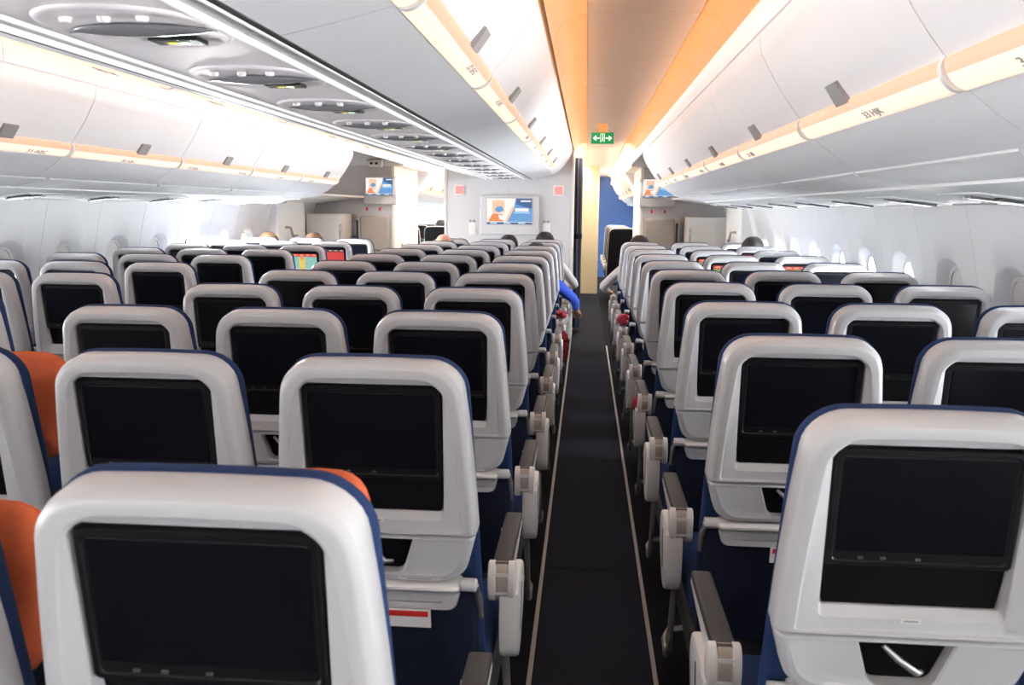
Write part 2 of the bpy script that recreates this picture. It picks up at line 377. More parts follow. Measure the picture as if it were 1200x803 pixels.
def bin_mesh(kind, s, key):
    if (kind, s, key) in BIN_MESH: return BIN_MESH[kind, s, key]
    L = BINL - 0.005
    door, under = (SIDE_DOOR, SIDE_UNDER) if kind == 'side' else (CEN_DOOR, CEN_UNDER)
    out = 1 if kind == 'side' else -1
    if key == 'door': me = section_mesh('bin_door', mirror_sec(door, s), 0, L, 0.025, (s * out * 0.8, 0.6))
    if key == 'under': me = section_mesh('bin_underside', mirror_sec(under, s), 0, L, 0.025, (s * out * 0.3, 0.95))
    p, q = door[-1], under[0]
    sp = strip_prof(p, q, 0.020 if kind == 'side' else 0.018, 10)
    if key == 'hi': me = section_mesh('light_edge', mirror_sec(sp[:5], s), 0.004, L - 0.004, 0.012, (s * out * 0.7, 0.7))
    if key == 'lo': me = section_mesh('light_diffuser', mirror_sec(sp[4:], s), 0.004, L - 0.004, 0.012, (s * out * 0.7, 0.7))
    if key == 'cap':
        sp2 = strip_prof(p, q, 0.026 if kind == 'side' else 0.023, 10)
        me = section_mesh('strip_joint', mirror_sec(sp2, s), 0.0, 0.020, 0.018, (s * out * 0.7, 0.7))
    if key == 'latch':
        a, b = Vector(door[-5]), Vector(door[-1]); t = (b - a).normalized(); nn = Vector((t.y, -t.x)) if kind == 'side' else Vector((-t.y, t.x))
        if nn.y > 0: nn = -nn
        c0 = b - t * 0.058; c1 = b + t * 0.006
        sec = [c0 - nn * 0.004, c0 + nn * 0.010, c1 + nn * 0.016, c1 - nn * 0.004]
        me = MB().loft([[(s * q_.x, y, q_.y) for q_ in sec] for y in (-0.048, 0.048)]).mesh('latch', 30)
    BIN_MESH[kind, s, key] = me
    return me
def make_bin(kind, s, y, label, group, row_txt):
    b = thing('overhead_bin', label, 'overhead bin', (XC, y, EYE), group)
    obj('bin_door', bin_mesh(kind, s, 'door'), 'bin_white', b); obj('bin_underside', bin_mesh(kind, s, 'under'), 'bin_white', b)
    obj('light_strip', bin_mesh(kind, s, 'hi'), 'strip_high', b); obj('light_diffuser', bin_mesh(kind, s, 'lo'), 'strip_low', b)
    obj('strip_joint', bin_mesh(kind, s, 'cap'), 'trim_white', b)
    obj('latch', bin_mesh(kind, s, 'latch'), 'latch_grey', b, (0, 0.68, 0))
    for txt, yy in row_txt:
        me = text_mesh(txt, 0.030)
        o = obj('row_number', me, 'print_grey', b)
        p, q = ((SIDE_DOOR[-1], SIDE_UNDER[0]) if kind == 'side' else (CEN_DOOR[-1], CEN_UNDER[0]))
        sp = strip_prof(p, q, 0.0275 if kind == 'side' else 0.0235, 10)
        i = 6 if kind == 'side' else 5
        c = Vector((s * sp[i][0], sp[i][1])); t = Vector((s * (sp[i + 1][0] - sp[i - 1][0]), sp[i + 1][1] - sp[i - 1][1])).normalized()
        # text baseline runs along the cabin, upright direction up the strip
        upv = Vector((-t.x, 0, -t.y)); face = 1 if kind == 'side' else -1
        xv = Vector((0, -1, 0)) * s * face; zv = xv.cross(upv)
        mm = Matrix((xv, upv, zv)).transposed().to_4x4(); mm.translation = (c.x, yy, c.y)
        o.matrix_local = mm @ Matrix.Diagonal((1.6, 1.0, 1.0, 1.0))
    return b
PITCH_ROW = 0.824; YC0, YS0 = 0.970, 1.421
side_txt = {1: 'by exit-sign aisle', -1: 'away from exit-sign aisle'}
for kind in ('side', 'centre'):
    for s in (-1, 1):
        for k in range(11):
            y = BIN0 + BINL * k
            if y < Y_REAR: continue
            nfront = 10 - k
            nums = []
            for r in range(-5, 12):
                yy = (YS0 if kind == 'side' else YC0 + 0.55) + r * PITCH_ROW + (0.90 if kind == 'side' else 0.35)
                if y + 0.12 < yy < y + BINL - 0.12 and r < 10:
                    nums.append(('%d %s' % (33 - r, ('HJK' if s > 0 else 'ABC') if kind == 'side' else ('EFG' if s > 0 else 'DEF')), yy - y))
            if kind == 'side': lb = 'white overhead bin over window seats %s, %s from exit doors' % (side_txt[s], ORD[nfront])
            else: lb = 'white overhead bin above middle block %s exit sign, %s from large-screen wall' % ('on side with' if s > 0 else 'on side away from', ORD[nfront])
            make_bin(kind, s, y, lb, 'overhead bins', nums)
# forward cabin bins beyond the exit doors
for s in (-1, 1):
    for k in range(5):
        y = 13.6 + 1.19 * k
        make_bin('side', s, y, 'white overhead bin in the forward cabin %s, %s past the jump-seat wall' % (side_txt[s], ORD[k]), 'forward cabin bins', [])
# bin fascia above the doors, service channel under the side bins (run the length of each bin row)
n = 4
for s in (-1, 1):
    for y0, y1 in ((Y_REAR, 8.985), (8.985, 13.6), (13.6, Y_END)):
        n += 1
        f = bpy.data.objects.new('trim_%d' % n, None); C.objects.link(f); struct(f, 'white fascia running above the overhead bin doors %s' % side_txt[s], 'trim')
        y = y0
        while y < y1 - 0.01:
            b = min(y + 1.19, y1)
            obj('fascia_panel', section_mesh('fascia', mirror_sec([(1.478, 0.70), (1.462, 0.66), (1.460, 0.62), (1.462, 0.580)], s), y + 0.002, b - 0.002, 0.02, (s, 0)), 'bin_white', f, (XC, 0, EYE)); y = b
    n += 1
    ps = bpy.data.objects.new('trim_%d' % n, None); C.objects.link(ps); struct(ps, 'white service channel under the window-side bins %s' % side_txt[s], 'trim')
    for k in range(11):
        y = BIN0 + BINL * k + 0.16
        if y < Y_REAR: continue
        obj('channel_panel', section_mesh('channel', mirror_sec(SIDE_PSU[:3], s), y + 0.002, y + BINL - 0.03, 0.02, (0, 1)), 'panel_white', ps, (XC, 0, EYE))
        obj('channel_panel', section_mesh('channel', mirror_sec(SIDE_PSU[3:], s), y + 0.002, y + BINL - 0.002, 0.02, (0, 1)), 'panel_white', ps, (XC, 0, EYE))
    obj('channel_seam', MB().box(X(s * 1.825) - 0.006, X(s * 1.825) + 0.006, Y_REAR, 9.0, Z(0.146), Z(0.152)).mesh('channel_seam', 0), 'seam_dark', ps)
    obj('channel_panel', section_mesh('channel', mirror_sec([(2.0, 0.14), (2.62, 0.06)], s), 9.15, 11.6, 0.02, (0, 1)), 'panel_white', ps, (XC, 0, EYE))
    obj('channel_panel', section_mesh('channel', mirror_sec(SIDE_PSU, s), 13.6, Y_END, 0.02, (0, 1)), 'panel_white', ps, (XC, 0, EYE))
    # rounded end wall that closes each bin row
    prof = SIDE_DOOR + SIDE_UNDER + SIDE_PSU + [(2.62, 0.60)]
    for yy in (8.985, 13.56):
        obj('bin_end', MB().loft([[(X(s * d), y, Z(z)) for d, z in prof] for y in (yy, yy + 0.03)]).mesh('bin_end', 0), 'bin_white', ps)
# middle underside: service panel between the two rows of middle bins
n += 1
cp = bpy.data.objects.new('trim_%d' % n, None); C.objects.link(cp); struct(cp, 'white service panel under the middle bins between white trim rails', 'trim')
for k in range(11):
    y = BIN0 + BINL * k
    if y < Y_REAR: continue
    obj('channel_panel', MB().box(X(-0.183), X(0.183), y + 0.002, y + BINL - 0.002, Z(0.352), Z(0.37), 0.004).mesh('service_panel', 0), 'psu_pink', cp)
    for s in (-1, 1):
        a, b = sorted((X(s * 0.196), X(s * 0.254)))
        obj('channel_panel', MB().box(a, b, y + 0.002, y + BINL - 0.002, Z(0.356), Z(0.372), 0.003).mesh('rail', 0), 'panel_white', cp)
for s in (-1, 1):
    for d in (0.190, 0.258):
        obj('light_rail', MB().box(X(s * d) - 0.0033, X(s * d) + 0.0033, Y_REAR, 10.4, Z(0.345), Z(0.36)).mesh('light_rail', 0), 'rail_added_glow', cp)
    obj('channel_seam', MB().box(X(s * 0.271) - 0.008, X(s * 0.271) + 0.008, Y_REAR, 10.4, Z(0.3475), Z(0.366)).mesh('channel_seam', 0), 'seam_dark', cp)
obj('bin_body', MB().loft([[(X(d), y, Z(z)) for d, z in ((-0.74, 0.72), (-0.70, 0.62), (-0.5, 0.44), (-0.2, 0.385), (0.2, 0.385), (0.5, 0.44), (0.70, 0.62), (0.74, 0.72))] for y in (Y_REAR, 10.5)]).mesh('bin_body', 30), 'panel_white', cp)

# passenger service units
def oval(cx, cy, hx, hy, z, n=32, p=2.3):
    return [(cx + hx * math.copysign(abs(math.cos(t)) ** (2 / p), math.cos(t)), cy + hy * math.copysign(abs(math.sin(t)) ** (2 / p), math.sin(t)), z) for t in [2 * math.pi * k / n for k in range(n)]]
PM = {}
PM['bezel'] = MB().loft([oval(0, 0, 0.172, 0.205, 0.0), oval(0, 0, 0.170, 0.203, -0.005), oval(0, 0, 0.160, 0.19, -0.007), oval(0, 0, 0.150, 0.178, -0.003), oval(0, 0, 0.10, 0.12, -0.001)]).mesh('bezel', 60)
lens = []
for k in range(21):
    t = -1 + 2 * k / 20; x = 0.155 * t; hw_ = 0.042 * (1 - abs(t) ** 2.4) + 0.002
    lens.append([(x, -0.01 + 0.03 * t * t + hw_ * math.cos(a), -0.004 - 0.016 * max(0.15, 1 - t * t) * math.sin(a)) for a in [math.pi * j / 8 for j in range(9)]])
PM['lens'] = MB().loft(lens, True, True, closed=True).mesh('lens', 60)
PM['sign'] = MB().box(-0.02, 0.085, 0.075, 0.135, -0.012, -0.002, 0.002).mesh('sign', 0)
PM['sym1'] = MB().box(0.012, 0.030, 0.099, 0.112, -0.0135, -0.011).mesh('sym', 0)
PM['sym2'] = MB().box(0.036, 0.056, 0.099, 0.113, -0.0135, -0.011).mesh('sym', 0)
kn = MB(); kn.loft([[(r * math.cos(a), r * math.sin(a), z) for a in [2 * math.pi * j / 14 for j in range(14)]] for r, z in ((0.012, 0), (0.012, -0.005), (0.009, -0.010), (0.004, -0.010))])
PM['knob'] = kn.mesh('knob', 40)
yy = 1.76 - 0.67 * 3; k = 0
while yy < 10:
    u = thing('passenger_service_unit', 'oval reading-light unit with black seatbelt sign under middle bins, %s back from large-screen wall' % (ORD + ['fourteenth', 'fifteenth', 'sixteenth', 'seventeenth'])[int((9.9 - yy) / 0.67)], 'service unit', (XC + 0.02, yy, Z(0.352)), 'reading-light units under the middle bins')
    obj('bezel', PM['bezel'], 'psu_pink', u); obj('lens', PM['lens'], 'psu_lens', u)
    sg = obj('sign', PM['sign'], 'sign_black', u); obj('symbol', PM['sym1'], 'sign_yellow', sg); obj('symbol', PM['sym2'], 'sign_white', sg)
    for xx in (-0.085, -0.01, 0.065): obj('knob', PM['knob'], 'psu_pink', u, (xx, -0.11, -0.003))
    yy += 0.67
PM['sbez'] = MB().box(-0.13, 0.13, -0.17, 0.17, -0.008, 0.0, 0.006).mesh('bezel', 40)
PM['ssign'] = MB().box(-0.035, 0.085, -0.13, -0.085, -0.018, -0.006, 0.003).mesh('sign', 0)
PM['slens'] = MB().box(-0.10, 0.10, -0.05, 0.0, -0.016, -0.006, 0.005).mesh('lens', 40)
for s in (-1, 1):
    for k in range(-1, 8):
        yy = 3.25 + 0.85 * k
        u = thing('passenger_service_unit', 'flat reading-light unit under the window-side bins %s, %s back from exit doors' % (side_txt[s], ORD[7 - k]), 'service unit', (X(s * 2.33), yy, Z(0.058)), 'reading-light units under the window-side bins')
        u.rotation_euler = (0, s * math.atan2(0.04, 0.325), 0)
        obj('bezel', PM['sbez'], 'panel_white', u); obj('sign', PM['ssign'], 'sign_black', u); obj('lens', PM['slens'], 'psu_lens', u)
        for xx in (-0.06, 0.0, 0.06): obj('knob', PM['knob'], 'panel_white', u, (xx, 0.08, -0.007))
# closing length of the middle bins, up against the large-screen wall
for s in (-1, 1):
    b = thing('overhead_bin', 'short plain white bin end without light strip against large-screen wall, %s exit-sign aisle' % ('facing' if s > 0 else 'away from'), 'overhead bin', (XC, 8.99, EYE), 'overhead bins')
    pr = CEN_DOOR + CEN_UNDER
    obj('bin_door', section_mesh('bin_door', mirror_sec(CEN_DOOR + [CEN_UNDER[0]], s), 0.002, 1.50, 0.025, (-s * 0.8, 0.6)), 'bin_white', b)
    obj('bin_underside', section_mesh('bin_underside', mirror_sec(CEN_UNDER, s), 0.002, 1.50, 0.025, (-s * 0.3, 0.95)), 'bin_white', b)

# ------------------------------------------------------------------ seats
TH = math.radians(8.0); ST = 1.22; KS = 0.968
def B(a, b, c):                                # lateral, down the back, forward of the rear face
    a *= 1.03; b = b * KS - 0.017; c -= 0.068
    return (a, b * math.sin(TH) + c * math.cos(TH), ST - 0.004 - b * math.cos(TH) + c * math.sin(TH))
def ring(o, c): return [B(a, b, c) for a, b in o]
def ringc(o, fc): return [B(a, b, fc(a, b)) for a, b in o]
SM = {}
o_sh = lambda i: outline(0.180 - i, 0.210 - i, 0.013 + i, 0.400 - i * 0.3, 0.066 - i * 0.5, 0.006, 7, 4, arch=0.006, bulge=0.004)
scr = lambda i: outline(0.1435 + i, 0.1400 + i, 0.054 - i, 0.352 + i * (5.0 if i > 0 else 1), 0.018 + i * 0.6, 0.008 + i * 0.3, 7, 4)
SM['back_shell'] = MB().loft([ring(o_sh(0.004), 0.066), ring(o_sh(0.0), 0.058), ring(o_sh(0.0), 0.024), ring(o_sh(0.003), 0.010), ring(o_sh(0.010), 0.002), ring(o_sh(0.016), 0.0), ring(o_sh(0.029), 0.0005), ring(o_sh(0.033), 0.004), ring(scr(0.0075), 0.007), ring(scr(0.003), 0.009), ring(scr(0.0), 0.024), ring(scr(0.0), 0.045)], True, True).mesh('back_shell', 30)
mon = lambda i: outline(0.141 - i, 0.141 - i, 0.057 + i, 0.270 - i, 0.014, 0.008, 6, 3)
SM['monitor'] = MB().loft([ring(mon(0), 0.03), ring(mon(0), 0.014), ring(mon(0.003), 0.010), ring(mon(0.009), 0.010), ring(mon(0.011), 0.0125)], True, True).mesh('monitor', 30)
dsp = lambda i: outline(0.127 - i, 0.127 - i, 0.073 + i, 0.243 - i, 0.003, 0.003, 3, 3)
SM['display'] = MB().loft([ring(dsp(0), 0.0122), ring(dsp(0.001), 0.0112)], True, True).mesh('display', 0)
nic = outline(0.1415, 0.134, 0.272, 0.353, 0.002, 0.004, 3, 3)
SM['stowage_niche'] = MB().loft([ring(nic, 0.044), ring(nic, 0.030), ring(outline(0.136, 0.129, 0.278, 0.348, 0.002, 0.004, 3, 3), 0.028)], True, True).mesh('niche', 30)
SM['button'] = MB().loft([ring(outline(0.004, 0.004, 0.252, 0.256, 0.001, 0.001, 2, 2), 0.0125), ring(outline(0.004, 0.004, 0.252, 0.256, 0.001, 0.001, 2, 2), 0.0095)]).mesh('button', 0)
SM['placard'] = MB().loft([ring(outline(0.016, 0.016, 0.362, 0.372, 0.002, 0.002, 3, 2), -0.0 + 0.0065), ring(outline(0.016, 0.016, 0.362, 0.372, 0.002, 0.002, 3, 2), 0.0045)], True, True).mesh('placard', 0)
SM['print'] = MB().box(0, 0, 0, 0, 0, 0).mesh('x', 0)
pl = MB()
pl.loft([ring(outline(0.011, 0.011, 0.3655, 0.3685, 0.0005, 0.0005, 2, 2), 0.0045), ring(outline(0.011, 0.011, 0.3655, 0.3685, 0.0005, 0.0005, 2, 2), 0.0040)]); SM['print'] = pl.mesh('print', 0)
o_lp = lambda i: outline(0.207 - i, 0.178 - i, 0.4035 + i * 0.3, 0.522 - i, 0.006, 0.060 - 0.4 * i, 7, 4)
def lc(k): return lambda a, b: k + 0.05 * max(0, b - 0.40)
rec = lambda i: outline(0.076 + i, 0.050 + i, 0.410 - i, 0.500 + i, 0.004, 0.018, 7, 4)
SM['lower_panel'] = MB().loft([ringc(o_lp(0.004), lc(0.085)), ringc(o_lp(0), lc(0.06)), ringc(o_lp(0), lc(0.018)), ringc(o_lp(0.008), lc(0.006)), ringc(o_lp(0.018), lc(0.002)), ringc(o_lp(0.024), lc(0.004)), ringc(rec(0.004), lc(0.005)), ringc(rec(0), lc(0.008)), ringc(rec(0), lc(0.04))], True, True).mesh('lower_panel', 30)
SM['storage_recess'] = MB().loft([ringc(rec(-0.001), lc(0.039)), ringc(rec(-0.001), lc(0.030)), ringc(rec(-0.006), lc(0.027))], True, True).mesh('recess', 30)
SM['hook'] = MB().tube([B(-0.035, 0.420, 0.010), B(-0.012, 0.440, 0.0), B(0.018, 0.462, -0.004), B(0.03, 0.470, 0.012)], [0.004, 0.006, 0.006, 0.004], 8).mesh('hook', 60)
pl = MB(); pl.loft([ringc(outline(0.045, 0.045, 0.503, 0.516, 0.001, 0.001, 2, 2), lc(0.0045)), ringc(outline(0.045, 0.045, 0.503, 0.516, 0.001, 0.001, 2, 2), lc(0.0035))])
for v in range(len(pl.v)): pl.v[v] = (pl.v[v][0] + 0.088, pl.v[v][1], pl.v[v][2])
SM['placard2'] = pl.mesh('placard', 0)
pl = MB()
for q, hw_ in ((0.5065, 0.038), (0.5115, 0.026)):
    oo = outline(hw_, hw_, q - 0.0012, q + 0.0012, 0.0004, 0.0004, 2, 2)
    pl.loft([[ (x + 0.088, y, z) for x, y, z in ringc(oo, lc(0.0037))], [(x + 0.088, y, z) for x, y, z in ringc(oo, lc(0.0030))]])
SM['print2'] = pl.mesh('print', 0)
tr = lambda i: outline(0.176 - i, 0.168 - i, 0.527 + i, 0.541 - i, 0.005, 0.005, 3, 4)
SM['tray_table'] = MB().loft([ring(tr(0.002), 0.075), ring(tr(0), 0.07), ring(tr(0), 0.006), ring(tr(0.003), 0.001)], True, True).mesh('tray', 40)
for s in (-1, 1):
    kn = MB()
    c = Vector(B(s * 0.190, 0.530, 0.022))
    kn.loft([[(c.x + x, c.y + r * math.cos(a), c.z + r * math.sin(a)) for a in [2 * math.pi * j / 14 for j in range(14)]] for x, r in ((-0.018, 0.010), (-0.018, 0.015), (0.014, 0.015), (0.018, 0.011))])
    SM['hinge%d' % s] = kn.mesh('hinge', 40)
for s in (-1, 1): SM['tray_arm%d' % s] = MB().tube([B(s * 0.204, 0.532, 0.022), B(s * 0.209, 0.56, 0.03), B(s * 0.209, 0.63, 0.05)], 0.008, 8).mesh('tray_arm', 40)
lp = lambda i: outline(0.172 - i, 0.160 - i, 0.548 + i, 0.594 - i, 0.006, 0.022, 5, 4)
SM['literature_pocket'] = MB().loft([ring(lp(0), 0.06), ring(lp(0), 0.016), ring(lp(0.004), 0.009), ring(lp(0.02), 0.012)], True, True).mesh('pocket', 35)
lb = lambda i: outline(0.205 - i, 0.21 - i, 0.55 + i, 0.90 - i, 0.02, 0.01, 4, 4)
SM['lower_back'] = MB().loft([ring(lb(0), 0.10), ring(lb(0), 0.035), ring(lb(0.012), 0.024)], True, True).mesh('lower_back', 40)
bc = lambda i: outline(0.188 - i, 0.218 - i, 0.011 + i, 0.79 - i * 0.5, 0.072 - i * 0.3, 0.03, 7, 5, arch=0.006, bulge=0.004)
SM['back_cushion'] = MB().loft([ring(bc(0.014), 0.054), ring(bc(0.004), 0.056), ring(bc(0.0), 0.062), ring(bc(0.0), 0.076), ring(bc(0.006), 0.090), ring(bc(0.022), 0.112), ring(bc(0.045), 0.130), ring(bc(0.08), 0.140)], True, True).mesh('back_cushion', 60)
SM['seat_cushion'] = MB().box(-0.218, 0.218, 0.16, 0.64, 0.35, 0.475, 0.045).mesh('seat_cushion', 50)
SM['seat_pan'] = MB().box(-0.225, 0.225, 0.13, 0.60, 0.27, 0.36, 0.015).mesh('seat_pan', 40)
lg = MB().tube([(0, 0, 0.30), (0, 0.02, 0.15), (0, 0.05, 0.02)], 0.016, 8); lg.box(-0.022, 0.022, 0.01, 0.11, 0.0, 0.03, 0.006); SM['leg'] = lg.mesh('leg', 40)
AR = 0.2435
SM['cap'] = MB().box(-0.024, 0.024, 0.285, 0.665, 0.640, 0.662, 0.008).mesh('armrest_cap', 40)
SM['arm'] = MB().loft([[(x, y, z) for y, z in ((0.27, 0.640), (0.664, 0.640), (0.664, 0.632), (0.56, 0.618), (0.34, 0.590), (0.27, 0.585))] for x in (-0.0235, 0.0235)]).mesh('armrest', 20)
for hk, (a, b) in enumerate(((-0.034, -0.014), (0.014, 0.034))):
    hs = MB()
    o2 = [(0.296 + 0.030 * math.cos(t) * (1.0), 0.612 + 0.052 * math.sin(t)) for t in [2 * math.pi * k / 24 for k in range(24)]]
    o3 = [(0.296 + 0.026 * math.cos(t), 0.612 + 0.048 * math.sin(t)) for t in [2 * math.pi * k / 24 for k in range(24)]]
    hs.loft([[(x, y, z) for y, z in oo] for x, oo in ((a, o3), (a + 0.003, o2), (b - 0.003, o2), (b, o3))])
    SM['pivot_housing%d' % hk] = hs.mesh('pivot_housing', 40)
SM['pivot_band'] = MB().loft([[(x, 0.296 + 0.0285 * math.cos(t), 0.612 + 0.0505 * math.sin(t)) for t in [2 * math.pi * k / 24 for k in range(24)]] for x in (-0.0135, 0.0135)]).mesh('pivot_band', 40)
def side_panel():
    m_ = MB()
    po = [(0.275, 0.585), (0.32, 0.585), (0.345, 0.60), (0.46, 0.60), (0.495, 0.575), (0.50, 0.53), (0.475, 0.47), (0.41, 0.415), (0.36, 0.392), (0.315, 0.400), (0.285, 0.44), (0.272, 0.52)]
    po = cat(po + [po[0]], 3)[:-1]
    cy = sum(p[0] for p in po) / len(po); cz = sum(p[1] for p in po) / len(po)
    def sc(k): return [(cy + (p[0] - cy) * k, cz + (p[1] - cz) * k) for p in po]
    m_.loft([[(x, y, z) for y, z in sc(k)] for x, k in ((-0.006, 0.97), (-0.004, 1.0), (0.034, 1.0), (0.040, 0.97), (0.042, 0.92))])
    return m_.mesh('side_panel', 35)
SM['side_panel'] = side_panel()
SM['slot'] = MB().loft([[(x, y, z) for y, z in ((0.385, 0.565), (0.392, 0.57), (0.398, 0.562), (0.378, 0.455), (0.368, 0.448), (0.364, 0.458))] for x in (0.0405, 0.0430)]).mesh('slot', 0)
SM['luggage_bar'] = MB().tube([(0.005, 0.34, 0.41), (0.008, 0.36, 0.30), (0.010, 0.40, 0.16), (0.010, 0.46, 0.115), (0.008, 0.56, 0.12), (-0.01, 0.61, 0.125), (-0.06, 0.62, 0.13), (-0.42, 0.62, 0.13)], 0.0105, 8).mesh('luggage_bar', 60)
SM['recline_button'] = MB().tube([(-0.024, 0.60, 0.625), (-0.031, 0.60, 0.625)], 0.009, 10).mesh('recline_button', 40)

SEATS = {}
def put(name, key, material, parent, loc=None): return obj(name, SM[key], material, parent, loc)
def armrest(seat, side, panel, full):
    a = obj('armrest', SM['arm'], 'armrest_white', seat, (side * AR, 0, 0))
    if side < 0: a.scale = (-1, 1, 1)
    put('armrest_cap', 'cap', 'armrest_grey', a); put('pivot_housing', 'pivot_housing0', 'armrest_white', a); put('pivot_housing', 'pivot_housing1', 'armrest_white', a); put('pivot_band', 'pivot_band', 'tan_plastic', a)
    if full: put('recline_button', 'recline_button', 'trim_white', a)
    if panel:
        p = put('side_panel', 'side_panel', 'armrest_white', a); put('slot', 'slot', 'seam_dark', a)
        put('luggage_bar', 'luggage_bar', 'metal', seat, None) if False else None
        l = put('luggage_bar', 'luggage_bar', 'metal', a)
def make_seat(x, y, label, group, arms, aisle, full=True, video=None, dy=0.0):
    s = thing('airline_seat', label, 'seat', (x, y, 0), group)
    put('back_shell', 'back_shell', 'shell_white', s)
    mo = put('monitor', 'monitor', 'monitor_black', s); put('display', 'display', 'screen_glass', mo)
    if full:
        for q in (-0.09, -0.055, 0.0): put('button', 'button', 'button_grey', mo, (q, 0, 0))
    if video: video(mo)
    put('stowage_niche', 'stowage_niche', 'niche_black', s)
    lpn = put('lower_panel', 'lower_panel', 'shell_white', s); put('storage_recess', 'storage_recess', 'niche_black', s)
    put('tray_table', 'tray_table', 'trim_white', s)
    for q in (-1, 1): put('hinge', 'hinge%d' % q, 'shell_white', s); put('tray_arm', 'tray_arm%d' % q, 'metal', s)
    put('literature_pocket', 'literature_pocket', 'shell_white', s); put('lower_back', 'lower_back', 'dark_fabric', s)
    put('back_cushion', 'back_cushion', 'navy_fabric', s); put('seat_cushion', 'seat_cushion', 'navy_fabric', s); put('seat_pan', 'seat_pan', 'seam_dark', s)
    if full:
        p1 = put('placard', 'placard', 'placard', s); put('print', 'print', 'print_grey', p1)
        p2 = put('placard', 'placard2', 'placard', s); put('print', 'print2', 'print_grey', p2)
        put('hook', 'hook', 'metal', s)
    for yy in (0.18, 0.50): put('leg', 'leg', 'metal', s, (0.0 if not aisle else aisle * 0.10, yy, 0))
    for side in arms: armrest(s, side, aisle == side, full)
    return s
def quad(name, a0, a1, b0, b1, c=0.0108, skew=0.0):
    pts = [B(a0 + skew, b0, c), B(a1 + skew, b0, c), B(a1, b1, c), B(a0, b1, c)]; back = [B(a0 + skew, b0, c + 0.0006), B(a1 + skew, b0, c + 0.0006), B(a1, b1, c + 0.0006), B(a0, b1, c + 0.0006)]
    return MB().loft([pts, back]).mesh(name, 0)
V = {'band': quad('band', -0.126, 0.126, 0.074, 0.098), 'mid': quad('mid', -0.126, 0.126, 0.098, 0.200), 'low': quad('low', -0.126, 0.126, 0.200, 0.242), 'fig': quad('fig', -0.02, 0.03, 0.105, 0.235, 0.0102), 'face': quad('face', -0.005, 0.018, 0.090, 0.125, 0.0098),
     'dash': [quad('dash', -0.11 + 0.05 * k, -0.08 + 0.05 * k, 0.081, 0.088, 0.0102) for k in range(5)]}
def vid(a, b_, c, fig=True, mid2=None):
    def fn(mo):
        p = obj('picture', V['band'].copy(), a, mo); obj('picture', V['mid'].copy(), b_, mo); obj('picture', V['low'].copy(), c, mo)
        if fig: obj('picture', V['fig'].copy(), 'vid_yellow', mo); obj('picture', V['face'].copy(), 'vid_orange', mo)
        for d in V['dash']: obj('picture', d.copy(), 'vid_peach', mo)
    return fn
VID_A = vid('vid_red', 'vid_teal', 'vid_light'); VID_B = vid('vid_red', 'vid_green', 'vid_dark', False); VID_C = vid('vid_dark', 'vid_red', 'vid_dark', False)
S_ = 0.487; XF = -0.434; XH = 0.541
COLS = {'C': XC - (XH - XC), 'D': XF - 2 * S_, 'E': XF - S_, 'F': XF, 'H': XH, 'I': XH + S_, 'K': XH + 2 * S_}
COLS['C'] = -2.337
COLS['B'] = COLS['C'] - S_; COLS['A'] = COLS['C'] - 2 * S_
WHO = {'F': ('aisle seat, middle block, exit-sign side', 'large-screen wall'), 'E': ('centre seat of middle block', 'large-screen wall'), 'D': ('aisle seat, middle block, side away from exit sign', 'large-screen wall'),
       'H': ('aisle seat, side block by exit-sign aisle', 'jump-seat wall'), 'I': ('centre seat, side block by exit-sign aisle', 'jump-seat wall'), 'K': ('window seat, side block by exit-sign aisle', 'jump-seat wall'),
       'C': ('aisle seat, side block across from exit-sign aisle', 'jump-seat wall'), 'B': ('centre seat, side block across from exit-sign aisle', 'jump-seat wall'), 'A': ('window seat, side block across from exit-sign aisle', 'jump-seat wall')}
ARMS = {'F': (1, -1), 'E': (-1,), 'D': (-1,), 'H': (-1, 1), 'I': (1,), 'K': (1,), 'C': (1, -1), 'B': (-1,), 'A': (-1,)}
AISLE = {'F': 1, 'E': 0, 'D': -1, 'H': -1, 'I': 0, 'K': 0, 'C': 1, 'B': 0, 'A': 0}
VIDEO = {('B', 8): VID_B, ('C', 7): VID_A, ('C', 8): VID_C, ('K', 6): VID_B, ('I', 7): VID_B, ('K', 8): VID_A, ('I', 6): VID_B}
def row_y(col, k): return (YC0 if col in 'DEF' else YS0) + k * PITCH_ROW
for col in 'FEDHIKCBA':
    nr = 11 if col in 'DEF' else 10
    for k in range(nr):
        back = ORD[nr - 1 - k]
        if col in 'CBA' and k < 1: continue
        who, wall = WHO[col]
        lb = 'white-backed navy %s, %s row from %s' % (who, back, wall)
        make_seat(COLS[col], row_y(col, k), lb, 'cabin seats in rows', ARMS[col], AISLE[col], k < 5, VIDEO.get((col, k)))

# ------------------------------------------------------------------ partitions, doors and front fittings
def flatbox(name, d0, d1, y0, y1, z0, z1, material, label, cat_, bv=0.0, parent=None):
    a, b = sorted((X(d0), X(d1)))
    o = obj(name, MB().box(a, b, y0, y1, z0, z1, bv).mesh(name, 40 if bv else 0), material, parent)
    if label: struct(o, label, cat_)
    return o
YB, YJ = 10.5, 11.6
bulk = flatbox('wall_middle', -0.735, 0.735, YB, YB + 0.06, 0, Z(0.70), 'grey_wall', 'pale grey partition wall with the large screen ahead of middle seats', 'wall', 0.01)
obj('panel_joint', MB().box(X(0.0) - 0.003, X(0.0) + 0.003, YB - 0.002, YB, 0, Z(0.36)).mesh('joint', 0), 'beige_wall', bulk)
obj('corner_post', MB().box(X(0.735), X(0.765), YB - 0.01, YB + 0.55, 0, Z(0.70), 0.008).mesh('post', 40), 'trim_white', bulk)
obj('corner_post', MB().box(X(-0.765), X(-0.735), YB - 0.01, YB + 0.55, 0, Z(0.70), 0.008).mesh('post', 40), 'trim_white', bulk)
